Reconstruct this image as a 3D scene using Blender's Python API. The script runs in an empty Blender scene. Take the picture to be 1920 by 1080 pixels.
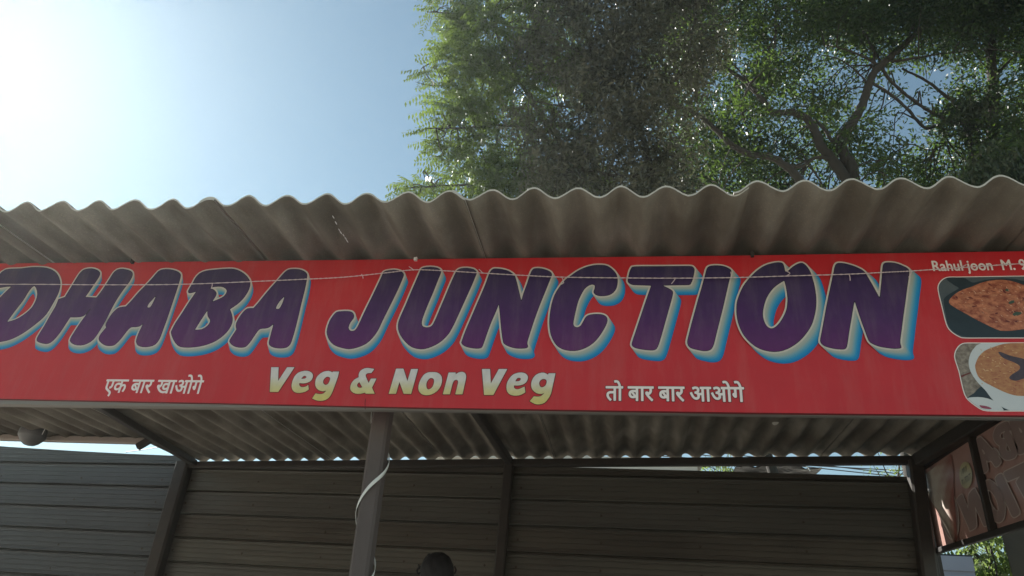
import bpy, bmesh, math, random
import numpy as np
from mathutils import Vector, Matrix, Euler

random.seed(7)
rng = np.random.default_rng(7)
sc = bpy.context.scene
C = sc.collection
R = math.radians

# ---------------------------------------------------------------- camera
FPX = 1478.0
cam_d = bpy.data.cameras.new('camera')
cam_d.sensor_width = 36.0
cam_d.lens = 36.0 * FPX / 1920.0
cam_d.clip_start = 0.05
cam_d.clip_end = 3000
cam = bpy.data.objects.new('camera', cam_d)
C.objects.link(cam)
CAM = Vector((0, 0, 1.55))
cam_m = Matrix.Rotation(R(9.65), 3, 'Z') @ Matrix.Rotation(R(90 + 29.5), 3, 'X') @ Matrix.Rotation(R(4.7), 3, 'Z')
cam.matrix_world = Matrix.Translation(CAM) @ cam_m.to_4x4()
sc.camera = cam

# ---------------------------------------------------------------- sky, sun, exposure
SUN_EL, SUN_AZ = 36.1, -52.6          # degrees; azimuth from +Y towards +X
world = bpy.data.worlds.new('World')
sc.world = world
world.use_nodes = True
wn = world.node_tree
sky = wn.nodes.new('ShaderNodeTexSky')
sky.sky_type = 'NISHITA'
sky.sun_disc = False
sky.sun_elevation = R(SUN_EL)
sky.sun_rotation = R(SUN_AZ)
sky.air_density = 1.0
sky.dust_density = 0.02
sky.ozone_density = 0.8
bg = wn.nodes['Background']
bg.inputs['Strength'].default_value = 0.066
tintn = wn.nodes.new('ShaderNodeMix'); tintn.data_type = 'RGBA'; tintn.blend_type = 'MULTIPLY'; tintn.inputs[0].default_value = 1
tintn.inputs[7].default_value = (1.0, 1.0, 0.80, 1)          # dusty, less saturated blue over the whole sky
wn.links.new(sky.outputs[0], tintn.inputs[6]); wn.links.new(tintn.outputs[2], bg.inputs[0])
sun_d = bpy.data.lights.new('sun', 'SUN')
sun_d.energy = 5.0
sun_d.angle = R(0.5)
sun_d.color = (1.0, 0.97, 0.91)
sun = bpy.data.objects.new('sun', sun_d)
C.objects.link(sun)
sdir = Vector((math.sin(R(SUN_AZ)) * math.cos(R(SUN_EL)), math.cos(R(SUN_AZ)) * math.cos(R(SUN_EL)), math.sin(R(SUN_EL))))
sun.rotation_euler = sdir.to_track_quat('Z', 'Y').to_euler()
sun.location = sdir * 50
sc.view_settings.view_transform = 'Standard'
sc.view_settings.look = 'None'
sc.view_settings.gamma = 1
sc.view_settings.use_curve_mapping = False
sc.view_settings.exposure = 1.3
HAZE = 0.0014

# ---------------------------------------------------------------- measuring helpers (photo survey -> place)
def ray(x, y):
    d = cam_m @ Vector((x - 960, 540 - y, -FPX))
    return d.normalized()
def at(x, y, Y):
    d = ray(x, y)
    return CAM + d * ((Y - CAM.y) / d.y)
def on_plane(x, y, p0, n):
    d = ray(x, y)
    return CAM + d * ((p0 - CAM).dot(n) / d.dot(n))

# ---------------------------------------------------------------- object helpers
def tag(o, label=None, cat=None, group=None, kind=None):
    if label: o['label'] = label
    if cat: o['category'] = cat
    if group: o['group'] = group
    if kind: o['kind'] = kind
    return o
def empty(name, loc, label=None, cat=None, group=None, rz=0):
    o = bpy.data.objects.new(name, None)
    C.objects.link(o)
    o.location = loc
    o.rotation_euler = (0, 0, rz)
    o.empty_display_size = 0.1
    return tag(o, label, cat, group)
def world_mat(o):
    m = o.matrix_basis.copy()
    p = o.parent
    while p is not None:
        m = p.matrix_basis @ m
        p = p.parent
    return m
def link_mesh(name, me, mat, parent=None, world_coords=True):
    o = bpy.data.objects.new(name, me)
    C.objects.link(o)
    if mat is not None and not me.materials:
        for m in (mat if isinstance(mat, (list, tuple)) else [mat]): me.materials.append(m)
    if parent is not None:
        o.parent = parent
        if world_coords: me.transform(world_mat(parent).inverted())
    return o
def mesh(name, verts, faces, mat, parent=None, smooth=False):
    me = bpy.data.meshes.new(name)
    me.from_pydata([tuple(v) for v in verts], [], faces)
    me.update()
    if smooth: me.shade_smooth()
    return link_mesh(name, me, mat, parent)
class MB:
    def __init__(s): s.v = []; s.f = []
    def add(s, vs, fs):
        b = len(s.v); s.v += [tuple(v) for v in vs]; s.f += [tuple(i + b for i in f) for f in fs]
    def box(s, lo, hi):
        x0, y0, z0 = lo; x1, y1, z1 = hi
        s.add([(x0,y0,z0),(x1,y0,z0),(x1,y1,z0),(x0,y1,z0),(x0,y0,z1),(x1,y0,z1),(x1,y1,z1),(x0,y1,z1)],
              [(0,3,2,1),(4,5,6,7),(0,1,5,4),(1,2,6,5),(2,3,7,6),(3,0,4,7)])
    def bar(s, a, b, w, h, up=(0,0,1)):
        a = Vector(a); b = Vector(b); d = (b - a).normalized(); u = Vector(up)
        sx = d.cross(u).normalized() * (w / 2); sy = sx.cross(d).normalized() * (h / 2)
        c = min(w, h) * 0.14
        ex, ey = sx.normalized() * c, sy.normalized() * c
        ring = [-sx - sy + ex, sx - sy - ex, sx - sy + ey, sx + sy - ey, sx + sy - ex, -sx + sy + ex, -sx + sy - ey, -sx - sy + ey]
        n = 8
        s.add([a + r for r in ring] + [b + r for r in ring],
              [(i, (i + 1) % n, n + (i + 1) % n, n + i) for i in range(n)] + [tuple(range(n))[::-1], tuple(range(n, 2 * n))])
    def tube(s, pts, radii, n=8, cap=True):
        pts = [Vector(p) for p in pts]
        if not hasattr(radii, '__len__'): radii = [radii] * len(pts)
        up = Vector((0, 0, 1)); rows = []
        for i, p in enumerate(pts):
            d = (pts[min(i + 1, len(pts) - 1)] - pts[max(i - 1, 0)]).normalized()
            if abs(d.dot(up)) > 0.95: up = Vector((1, 0, 0))
            x = d.cross(up).normalized(); y = x.cross(d).normalized(); up = y
            rows.append([p + (x * math.cos(2 * math.pi * k / n) + y * math.sin(2 * math.pi * k / n)) * radii[i] for k in range(n)])
        vs = [v for r in rows for v in r]
        fs = [(i*n+k, i*n+(k+1)%n, (i+1)*n+(k+1)%n, (i+1)*n+k) for i in range(len(pts)-1) for k in range(n)]
        if cap: fs += [tuple(range(n))[::-1], tuple(range((len(pts)-1)*n, len(pts)*n))]
        s.add(vs, fs)
    def build(s, name, mat, parent=None, smooth=False): return mesh(name, s.v, s.f, mat, parent, smooth)
def smooth_line(pts, k=5):
    P = [Vector(p) for p in pts]; out = []
    for i in range(len(P) - 1):
        p0, p1, p2, p3 = P[max(i-1,0)], P[i], P[i+1], P[min(i+2,len(P)-1)]
        for j in range(k):
            t = j / k
            out.append(0.5*((2*p1)+(p2-p0)*t+(2*p0-5*p1+4*p2-p3)*t*t+(3*p1-p0-3*p2+p3)*t**3))
    return out + [P[-1]]

# ---------------------------------------------------------------- materials
def mat(name, col, rough=0.7, metal=0.0, noise=None, bump=None, spec=0.5, scale_vec=None, trans=None):
    """noise=(scale, amount, colour2[, detail]); bump=(scale, strength, distance)"""
    m = bpy.data.materials.new(name); m.use_nodes = True
    nt = m.node_tree; b = nt.nodes['Principled BSDF']
    b.inputs['Base Color'].default_value = (*col, 1); b.inputs['Roughness'].default_value = rough
    b.inputs['Metallic'].default_value = metal; b.inputs['Specular IOR Level'].default_value = spec
    tc = nt.nodes.new('ShaderNodeTexCoord'); mp = nt.nodes.new('ShaderNodeMapping')
    nt.links.new(tc.outputs['Object'], mp.inputs[0])
    if scale_vec: mp.inputs['Scale'].default_value = scale_vec
    if noise:
        n = nt.nodes.new('ShaderNodeTexNoise'); n.inputs['Scale'].default_value = noise[0]; n.inputs['Detail'].default_value = 8
        n.inputs['Roughness'].default_value = 0.65
        nt.links.new(mp.outputs[0], n.inputs[0])
        r = nt.nodes.new('ShaderNodeValToRGB'); r.color_ramp.elements[0].position = 0.5 - noise[1] / 2; r.color_ramp.elements[1].position = 0.5 + noise[1] / 2
        r.color_ramp.elements[0].color = (*col, 1); r.color_ramp.elements[1].color = (*noise[2], 1)
        nt.links.new(n.outputs['Fac'], r.inputs[0]); nt.links.new(r.outputs[0], b.inputs['Base Color'])
    if bump:
        n2 = nt.nodes.new('ShaderNodeTexNoise'); n2.inputs['Scale'].default_value = bump[0]; n2.inputs['Detail'].default_value = 6
        nt.links.new(mp.outputs[0], n2.inputs[0])
        bp = nt.nodes.new('ShaderNodeBump'); bp.inputs['Strength'].default_value = bump[1]; bp.inputs['Distance'].default_value = bump[2]
        nt.links.new(n2.outputs['Fac'], bp.inputs['Height']); nt.links.new(bp.outputs[0], b.inputs['Normal'])
    return m

def cement_mat():
    m = bpy.data.materials.new('fibre_cement'); m.use_nodes = True
    nt = m.node_tree; b = nt.nodes['Principled BSDF']; b.inputs['Roughness'].default_value = 0.9; b.inputs['Specular IOR Level'].default_value = 0.25
    tc = nt.nodes.new('ShaderNodeTexCoord')
    def noise(sc_, det, vec=None):
        n = nt.nodes.new('ShaderNodeTexNoise'); n.inputs['Scale'].default_value = sc_; n.inputs['Detail'].default_value = det
        if vec:
            mp = nt.nodes.new('ShaderNodeMapping'); mp.inputs['Scale'].default_value = vec
            nt.links.new(tc.outputs['Object'], mp.inputs[0]); nt.links.new(mp.outputs[0], n.inputs[0])
        else: nt.links.new(tc.outputs['Object'], n.inputs[0])
        return n
    def ramp(n, p0, c0, p1, c1):
        r = nt.nodes.new('ShaderNodeValToRGB'); e = r.color_ramp.elements
        e[0].position, e[1].position = p0, p1; e[0].color, e[1].color = (*c0, 1), (*c1, 1)
        nt.links.new(n.outputs['Fac'], r.inputs[0]); return r
    r1 = ramp(noise(2.2, 8), 0.35, (0.165, 0.145, 0.12), 0.7, (0.29, 0.265, 0.225))
    r2 = ramp(noise(9, 7, (1, .25, 1)), 0.42, (0.66, 0.64, 0.62), 0.62, (1, 1, 1))
    r3 = ramp(noise(160, 3), 0.55, (1, 1, 1), 0.75, (1.35, 1.3, 1.2))
    def mul(a, c):
        x = nt.nodes.new('ShaderNodeMix'); x.data_type = 'RGBA'; x.blend_type = 'MULTIPLY'; x.inputs[0].default_value = 1
        nt.links.new(a, x.inputs[6]); nt.links.new(c, x.inputs[7]); return x.outputs[2]
    nt.links.new(mul(mul(r1.outputs[0], r2.outputs[0]), r3.outputs[0]), b.inputs['Base Color'])
    bp = nt.nodes.new('ShaderNodeBump'); bp.inputs['Strength'].default_value = 0.5; bp.inputs['Distance'].default_value = 0.004
    nt.links.new(noise(70, 8).outputs['Fac'], bp.inputs['Height']); nt.links.new(bp.outputs[0], b.inputs['Normal'])
    return m

def flex_mat(name, col, col2, rough=0.42):
    """printed flex sheet: fine weave relief and slow dust mottling"""
    m = mat(name, col, rough, noise=(6, 0.7, col2), spec=0.45)
    nt = m.node_tree; b = nt.nodes['Principled BSDF']
    tc = nt.nodes.new('ShaderNodeTexCoord')
    bp0 = None
    for d, sc_ in (('X', 150), ('Z', 150)):
        w = nt.nodes.new('ShaderNodeTexWave'); w.bands_direction = d; w.inputs['Scale'].default_value = sc_; w.inputs['Distortion'].default_value = 0.4
        nt.links.new(tc.outputs['Object'], w.inputs[0])
        bp = nt.nodes.new('ShaderNodeBump'); bp.inputs['Strength'].default_value = 0.12; bp.inputs['Distance'].default_value = 0.0006
        nt.links.new(w.outputs['Fac'], bp.inputs['Height'])
        if bp0: nt.links.new(bp0.outputs[0], bp.inputs['Normal'])
        bp0 = bp
    n = nt.nodes.new('ShaderNodeTexNoise'); n.inputs['Scale'].default_value = 1.6; n.inputs['Detail'].default_value = 2
    nt.links.new(tc.outputs['Object'], n.inputs[0])
    bp = nt.nodes.new('ShaderNodeBump'); bp.inputs['Strength'].default_value = 0.6; bp.inputs['Distance'].default_value = 0.03
    nt.links.new(n.outputs['Fac'], bp.inputs['Height']); nt.links.new(bp0.outputs[0], bp.inputs['Normal'])
    nt.links.new(bp.outputs[0], b.inputs['Normal'])
    return m

def gradient_mat(name, z0, z1, stops, rough=0.42):
    """a printed colour gradient over the height of the banner"""
    m = bpy.data.materials.new(name); m.use_nodes = True
    nt = m.node_tree; b = nt.nodes['Principled BSDF']; b.inputs['Roughness'].default_value = rough
    g = nt.nodes.new('ShaderNodeNewGeometry'); s = nt.nodes.new('ShaderNodeSeparateXYZ'); mr = nt.nodes.new('ShaderNodeMapRange')
    nt.links.new(g.outputs['Position'], s.inputs[0]); nt.links.new(s.outputs['Z'], mr.inputs[0])
    mr.inputs[1].default_value = z0; mr.inputs[2].default_value = z1
    r = nt.nodes.new('ShaderNodeValToRGB'); e = r.color_ramp.elements
    while len(e) < len(stops): e.new(0.5)
    for i, (p, c) in enumerate(stops): e[i].position = p; e[i].color = (*c, 1)
    nt.links.new(mr.outputs[0], r.inputs[0])
    n = nt.nodes.new('ShaderNodeTexNoise'); n.inputs['Scale'].default_value = 40; n.inputs['Detail'].default_value = 6
    mr2 = nt.nodes.new('ShaderNodeMapRange'); mr2.inputs[3].default_value = 0.8; mr2.inputs[4].default_value = 1.2
    nt.links.new(g.outputs['Position'], n.inputs[0]); nt.links.new(n.outputs['Fac'], mr2.inputs[0])
    x = nt.nodes.new('ShaderNodeVectorMath'); x.operation = 'MULTIPLY'
    nt.links.new(r.outputs[0], x.inputs[0]); nt.links.new(mr2.outputs[0], x.inputs[1]); nt.links.new(x.outputs[0], b.inputs['Base Color'])
    return m

def attr_ramp_mat(name, attr, stops, rough=0.42):
    m = bpy.data.materials.new(name); m.use_nodes = True
    nt = m.node_tree; b = nt.nodes['Principled BSDF']; b.inputs['Roughness'].default_value = rough
    a = nt.nodes.new('ShaderNodeAttribute'); a.attribute_name = attr
    r = nt.nodes.new('ShaderNodeValToRGB'); e = r.color_ramp.elements
    while len(e) < len(stops): e.new(0.5)
    for i, (p, c) in enumerate(stops): e[i].position = p; e[i].color = (*c, 1)
    nt.links.new(a.outputs['Fac'], r.inputs[0]); nt.links.new(r.outputs[0], b.inputs['Base Color'])
    return m

def leaf_mat(name, c0, c1, tcol, tfac=0.45, rough=0.42):
    m = bpy.data.materials.new(name); m.use_nodes = True
    nt = m.node_tree; out = nt.nodes['Material Output']; b = nt.nodes['Principled BSDF']
    a = nt.nodes.new('ShaderNodeAttribute'); a.attribute_name = 'tint'
    r = nt.nodes.new('ShaderNodeValToRGB'); r.color_ramp.elements[0].color = (*c0, 1); r.color_ramp.elements[1].color = (*c1, 1)
    nt.links.new(a.outputs['Fac'], r.inputs[0]); nt.links.new(r.outputs[0], b.inputs['Base Color'])
    b.inputs['Roughness'].default_value = rough; b.inputs['Specular IOR Level'].default_value = 0.4
    t = nt.nodes.new('ShaderNodeBsdfTranslucent')
    x = nt.nodes.new('ShaderNodeMix'); x.data_type = 'RGBA'; x.blend_type = 'MULTIPLY'; x.inputs[0].default_value = 1
    sc_ = nt.nodes.new('ShaderNodeMapRange'); sc_.inputs[3].default_value = 0.55; sc_.inputs[4].default_value = 1.25
    nt.links.new(a.outputs['Fac'], sc_.inputs[0])
    x.inputs[6].default_value = (*tcol, 1); nt.links.new(sc_.outputs[0], x.inputs[7]); nt.links.new(x.outputs[2], t.inputs[0])
    mx = nt.nodes.new('ShaderNodeMixShader'); mx.inputs[0].default_value = tfac
    nt.links.new(b.outputs[0], mx.inputs[1]); nt.links.new(t.outputs[0], mx.inputs[2]); nt.links.new(mx.outputs[0], out.inputs[0])
    return m

M_cement = cement_mat()
M_cut = mat('cut_cement_edge', (0.55, 0.53, 0.48), 0.85, noise=(60, .5, (0.4, .38, .34)))  # pale cut fibre, with the sunlit rim painted into its colour
M_steel = mat('dark_painted_steel', (0.035, 0.032, 0.03), 0.55, 0.3, noise=(14, .6, (0.06, .05, .042)), bump=(60, .2, .002))
M_post = mat('grey_painted_steel', (0.11, 0.10, 0.10), 0.6, 0.2, noise=(9, .6, (0.08, .07, .065)))
M_pole = mat('dull_primer_brown', (0.125, 0.10, 0.095), 0.75, noise=(5, .5, (0.07, .055, .052)), bump=(50, .3, .002), scale_vec=(1, 1, .3))
M_white = mat('white_plastic', (0.75, 0.75, 0.73), 0.4)
M_clad = mat('galvanised_cladding', (0.125, 0.12, 0.10), 0.42, 0.35, noise=(3, .6, (0.085, .082, .072)), bump=(9, .25, .004), scale_vec=(.25, 1, 3))
M_red = flex_mat('red_flex_print', (0.54, 0.019, 0.026), (0.46, 0.016, 0.023))
M_line = mat('print_black_edge', (0.012, 0.008, 0.02), 0.42)
M_outline = mat('print_cream_outline', (0.62, 0.56, 0.50), 0.42, noise=(80, .6, (0.5, .46, .42)))
M_cream = mat('print_white', (0.80, 0.72, 0.70), 0.42)
M_maroon = mat('print_maroon_edge', (0.09, 0.004, 0.006), 0.42)
M_wire = mat('twisted_white_flex_wire', (0.62, 0.50, 0.52), 0.5)
M_ground = mat('dusty_concrete', (0.42, 0.375, 0.31), 0.9, noise=(1.5, .6, (0.33, .29, .24)), bump=(20, .4, .01))
M_bark = mat('bark', (0.030, 0.026, 0.021), 0.95, noise=(6, .6, (0.055, .048, .04)), bump=(14, .8, .02), scale_vec=(1, 1, .3))
M_wall = mat('white_limewash', (0.66, 0.65, 0.62), 0.85, noise=(2, .6, (0.55, .53, .5)))
M_tarp = mat('black_tarpaulin', (0.03, 0.03, 0.032), 0.4, bump=(5, .8, .03))
M_tarp2 = mat('brown_canvas', (0.07, 0.062, 0.045), 0.8, noise=(5, .6, (0.045, .042, .034)), bump=(6, .6, .02))

# ================================================================ SETTING
g = MB(); g.add([(-600,-600,0),(600,-600,0),(600,600,0),(-600,600,0)], [(0,1,2,3)])
tag(g.build('ground', M_ground), kind='structure')
g = MB(); g.box((-8.2, 2.45, 0.004), (2.5, 7.2, 0.80))
tag(g.build('plinth', mat('worn_cement_floor', (0.46, 0.42, 0.37), 0.8, noise=(3, .6, (0.36, .33, .29)))), kind='structure')

# ---------------------------------------------------------------- the roof plane
YF = 2.2
A0 = at(60, 392, YF); B0 = at(1880, 342, YF)
ru = (B0 - A0).normalized(); SL = R(4.3)
rv = Vector((0, math.cos(SL), math.sin(SL)))
rn = ru.cross(rv).normalized()
def roof_z(x, y): return A0.z - ((x - A0.x) * rn.x + (y - A0.y) * rn.y) / rn.z
def on_roof(px, py, dz=0):
    p = on_plane(px, py, A0 + Vector((0, 0, dz)), rn); return p
# wall plane
WA, WB = Vector((-3.7, 6.34, 0)), Vector((1.98, 5.664, 0))
wu = (WB - WA).normalized(); wnrm = Vector((wu.y, -wu.x, 0))     # towards the viewer
def on_wall(px, py, off=0): return on_plane(px, py, WA + wnrm * off, wnrm)
def wall_y(x): return WA.y + (x - WA.x) * wu.y / wu.x
PITCH, AMP, TH = 0.1508, 0.0218, 0.007
X_CREST = -1.531
def corr(x): return AMP * math.cos(2 * math.pi * (x - X_CREST) / PITCH)

roof = empty('corrugated_roof', (-2.5, 4.2, 3.35), 'low lean-to roof of grey brown corrugated fibre cement sheets above the red shop sign', 'roof')
joints = [-6.39, -5.42, -4.45, -3.86, -2.53, -1.569, -0.618, 0.350, 1.325, 2.28]
lap = 0.052
for i in range(len(joints) - 1):
    x0, x1 = joints[i], joints[i + 1] + lap
    left_bay = x1 < -3.6
    n = max(8, int((x1 - x0) / PITCH * 18)); ny = 9
    rs = random.Random(40 + i)
    jag = rs.uniform(-0.03, 0.03)
    top, bot = [], []
    for j in range(ny + 1):
        for k in range(n + 1):
            x = x0 + (x1 - x0) * k / n
            yend = (5.66 if left_bay else wall_y(x) - 0.02 + 0.11 + jag)
            yfr = YF + jag * 0.25 + .0022 * math.sin(x * 23 + i) + .0018 * math.sin(x * 61) + rs.uniform(-.0008, .0008)
            y = yfr + (yend - yfr) * j / ny
            lift = 0.0082 * (1 - (x - x0) / (x1 - x0)) + 0.002 * math.sin(x * 2.1 + y * 1.3 + i)
            z = roof_z(x, y) + corr(x) + lift + rs.uniform(-.0004, .0004)
            bot.append((x, y, z)); top.append((x, y, z + TH))
    N = (n + 1) * (ny + 1); vs = bot + top; fs = []; mi = []
    idx = lambda j, k: j * (n + 1) + k
    for j in range(ny):
        for k in range(n):
            a, b, c, d = idx(j, k), idx(j, k + 1), idx(j + 1, k + 1), idx(j + 1, k)
            fs.append((a, d, c, b)); mi.append(0); fs.append((a + N, b + N, c + N, d + N)); mi.append(0)
    for k in range(n):
        fs.append((idx(0, k), idx(0, k + 1), idx(0, k + 1) + N, idx(0, k) + N)); mi.append(1)
        fs.append((idx(ny, k + 1), idx(ny, k), idx(ny, k) + N, idx(ny, k + 1) + N)); mi.append(1)
    for j in range(ny):
        fs.append((idx(j + 1, 0), idx(j, 0), idx(j, 0) + N, idx(j + 1, 0) + N)); mi.append(1)
        fs.append((idx(j, n), idx(j + 1, n), idx(j + 1, n) + N, idx(j, n) + N)); mi.append(1)
    o = mesh('roof_sheet', vs, fs, [M_cement, M_cut], roof)
    o.data.polygons.foreach_set('material_index', mi)
    sm = [m == 0 for m in mi]; o.data.polygons.foreach_set('use_smooth', sm)
# pale mineral drip marks on the underside of one sheet, and a small pale oval spot
mb = MB()
for (px, py, r) in ((625,407,.0035),(630,418,.004),(636,431,.003),(639,436,.004),(644,441,.0035),(648,447,.004),(651,452,.004)):
    p = on_roof(px, py, -0.03); mb.add([p + Vector((r*math.cos(a)*.7, r*math.sin(a)*3, 0)) for a in np.linspace(0, 6.28, 7)[:-1]], [(0,1,2,3,4,5)])
tag(mb.build('mineral_drip', mat('lime_drip', (.8,.8,.78), .8), roof), kind='stuff')
c_ = on_roof(1454, 793.5, -.034); mb = MB(); mb.add([c_ + Vector((math.cos(a)*.020, math.sin(a)*.03, .003*math.cos(a*2))) for a in np.linspace(0, 6.28, 13)[:-1]], [tuple(range(12))])
mb.build('pale_patch', mat('pale_spot', (.55,.52,.46), .8), roof)
# ---------------------------------------------------------------- frame
frame = empty('canopy_frame', (-1.5, 5.9, 0.8), 'welded frame of dark square steel tubes carrying the corrugated roof', 'frame')
def roof_pt(x, y, dz): return Vector((x, y, roof_z(x, y) + dz))
# rear beam along the wall
bA, bB = on_wall(352, 872.5, .05), on_wall(1716, 863.5, .05)
mb = MB(); mb.bar(bA, bB, 0.06, 0.056); mb.build('beam', M_steel, frame)
# rafters (front to back)
def rafter(pxa, pxb, w, h, dz):
    a = on_roof(*pxa, dz); b = on_roof(*pxb, dz)
    d = (b - a) / (b.y - a.y)
    s = a + d * (2.68 - a.y); e = a + d * (wall_y(a.x) - 0.06 - a.y)
    mb = MB(); mb.bar(s, e, w, h); mb.build('rafter', M_steel, frame); return s, e
rafter((892, 772), (953, 862), .052, .06, -.055)
rafter((200, 768), (349, 859), .06, .05, -.05)
rR = rafter((1838, 790), (1722, 862), .06, .085, -.075)
# front tube just behind the sign top
mb = MB(); mb.bar(roof_pt(-6.2, 2.70, -.055), roof_pt(2.1, 2.70, -.055), .04, .05); mb.build('front_beam', M_steel, frame)
# posts
def post(pt, pb, w, mat_, off=.05, z0=.8):
    a = on_wall(*pt, off); b = on_wall(*pb, off)
    d = (b - a) / (b.z - a.z); e = a + d * (z0 - a.z)
    mb = MB(); mb.bar(e, a + d * 0.0, w, w, up=(0, 1, 0)); return mb.build('post', mat_, frame)
post((954.5, 873), (935.5, 1080), .075, M_steel)
post((347, 868), (287, 1080), .12, M_steel)
post((1715, 866), (1741, 1080), .10, M_steel)
mb = MB(); mb.box((1.955, 5.795, .8), (2.07, 5.81, 3.40)); mb.build('sun_block_board', M_steel, frame)  # added board, keeps sun off the side banner and closes the sky gap
mb = MB(); mb.bar((1.995, 5.745, .8), (1.995, 5.745, 3.42), .055, .055, up=(0, 1, 0)); mb.build('post', M_steel, frame)
# left bay: pale beam under the short end of the roof
la, lb = at(-260, 816, 5.6), at(271, 830, 5.6)
mb = MB(); mb.bar(la + Vector((0,0,.012)), lb + Vector((0,0,.012)), .05, .05); mb.build('pale_beam', mat('bare_steel_angle', (.30,.26,.23), .6, .1), frame)
mb = MB(); mb.bar(la + Vector((0,.06,.055)), lb + Vector((0,.06,.055)), .03, .02); mb.build('conduit', M_post, frame)
mb = MB(); mb.bar(lb + Vector((-.02,-.04,-.05)), lb + Vector((.09,-.04,.03)), .05, .05); mb.build('cleat', M_steel, frame)
# lower angled end of the rear beam on the left bay
mb = MB(); mb.tube([at(236, 848, 6.2), at(272, 843, 6.1), at(306, 837, 5.9)], .004, 5); mb.build('tie_wire', M_steel, frame)

# wooden looking front pole with white strip
pa, pb = at(720, 765, 2.80), at(676, 1080, 2.80)
pd = (pb - pa) / (pb.z - pa.z)
ptop = pa + pd * (roof_z(pa.x, 2.8) - .03 - pa.z); pbot = pa + pd * (0.8 - pa.z)
pole = empty('sign_pole', pbot, 'dull brown square post behind the sign under the words Veg and Non Veg', 'pole')
mb = MB()
mb.bar(pbot, ptop, .068, .068, up=(0, 1, 0)); mb.build('shaft', M_pole, pole)
mb = MB(); mb.box((pbot.x-.08, pbot.y-.08, .80), (pbot.x+.08, pbot.y+.08, .808)); mb.build('base_plate', M_steel, pole)
# helical strip
def pole_at_px(py): return pa + pd * (at(720, py, 2.80).z - pa.z)
zl = [pole_at_px(y).z for y in (785, 975, 1165)]
hp = zl[0] - zl[1]
vs = []; fs = []
nseg = 150
for i in range(nseg + 1):
    z = zl[0] + 0.42 - i * (zl[0] + 0.42 - 1.2) / nseg
    c = pa + pd * (z - pa.z)
    ph = math.pi * 1.03 + 2 * math.pi * (zl[0] - z) / hp
    wob = .25 * math.sin(3.0 * (z * 9)) * .3
    rad = .0475 + .0015 * math.sin(i * .7)
    ux, uy = math.cos(-ph + wob), math.sin(-ph + wob)
    hw = .0095
    for s in (-1, 1):
        vs.append((c.x + ux * rad, c.y - uy * rad * -1, z + s * hw))
for i in range(nseg): fs.append((2*i, 2*i+1, 2*i+3, 2*i+2))
o = mesh('wrapped_strip', vs, fs, M_white, None, True)
so = o.modifiers.new('s', 'SOLIDIFY'); so.thickness = .0012
tag(o, 'white plastic strip wound in a spiral round the brown post below the sign', 'strip')

# ---------------------------------------------------------------- rear cladding wall
M_clads = [mat('galvanised_cladding_%s' % nm, c1, 0.45, 0.3, noise=(2.2, .5, c2), bump=(7, .35, .006), scale_vec=(.5, 1, 2.2)) for nm, c1, c2 in
    (('plain', (.135,.13,.108), (.080,.077,.066)), ('stained', (.120,.110,.090), (.055,.050,.042)), ('dull', (.110,.108,.095), (.085,.082,.072)))]
M_cladL = mat('dull_blue_cladding', (.075,.080,.084), .6, .1, noise=(2.5, .6, (.055,.057,.058)), bump=(7, .3, .006), scale_vec=(1.5, 1, .5))
wall = empty('cladding_wall', (WB.x, WB.y, .8), 'dark rear wall of horizontally ribbed metal sheets under the canopy', 'wall')
prof = [(0,-.012),(.002,-.036),(.021,-.038),(.023,-.002),(.025,.006),(.030,.006),(.034,0),(.042,0),(.045,-.005),(.052,-.005),(.055,0),(.083,0),(.086,-.005),(.093,-.005),(.096,0),(.122,0),(.125,-.005),(.132,-.005),(.135,0),(.163,0),(.166,-.005),(.173,-.005),(.176,0),(.190,.0),(.196,.004)]
def groove_z(x): return 3.283 - .020 * (x - .24)
CP = 0.1955
def course(k, xa, xb, clip_top=None, cp=CP, jog=0):
    za, zb = groove_z(xa) + jog - k * cp, groove_z(xb) + jog - k * cp
    vs = []; n = 7
    for s in range(n + 1):
        x = xa + (xb - xa) * s / n; zz = za + (zb - za) * s / n
        base = Vector((x, wall_y(x), 0))
        for (h, d) in prof:
            z = zz + h * cp / .196
            if clip_top: z = min(z, clip_top(x))
            p = base + wnrm * (d + .0015 * math.sin(x * 3 + k * 2)); vs.append((p.x, p.y, z))
    m = len(prof); fs = [(s*m+j, (s+1)*m+j, (s+1)*m+j+1, s*m+j+1) for s in range(n) for j in range(m - 1)]
    return mesh('cladding_panel', vs, fs, M_cladL if xb < -3.8 else M_clads[(k*5 + int(xa*3)) % 3], wall)
tr = lambda x: (3.351 - .033 * (x - .24)) if x > -.7 else 3.384 + .015 * (-.7 - x)
for (xa, xb, jog) in ((-.93, 1.93, 0), (-3.87, -.935, .002)):
    course(0, xa, xb, tr, jog=jog)
    for k in range(1, 13): course(k, xa, xb, jog=jog)
tl = lambda x: 3.49 + .055 * (-3.95 - x) + .006 * math.sin(x * 9)
for k in range(-1, 13): course(k, -7.9, -3.88, tl if k < 1 else None, jog=.03)
mb = MB()
for k in range(13):
    for x in [-7.6, -6.7, -5.8, -4.9, -4.05, -3.75, -3.1, -2.4, -1.7, -1.06, -.82, -.2, .5, 1.2, 1.83]:
        z = groove_z(x) - k*CP + .105; c_ = Vector((x, wall_y(x), z)) + wnrm*.001
        if z > 3.33: continue
        ring = [c_ + wu*.006*math.cos(a) + Vector((0,0,.006*math.sin(a))) + wnrm*.004 for a in np.linspace(0, 6.28, 7)[:-1]]
        rb = [c_ + wu*.009*math.cos(a) + Vector((0,0,.009*math.sin(a))) for a in np.linspace(0, 6.28, 7)[:-1]]
        mb.add(ring + rb, [tuple(range(6))] + [(i, 6+i, 6+(i+1)%6, (i+1)%6) for i in range(6)])
tag(mb.build('screw', mat('rusty_screw', (.05,.032,.022), .7), wall), kind='stuff')
mb = MB(); rq = random.Random(9)
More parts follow.
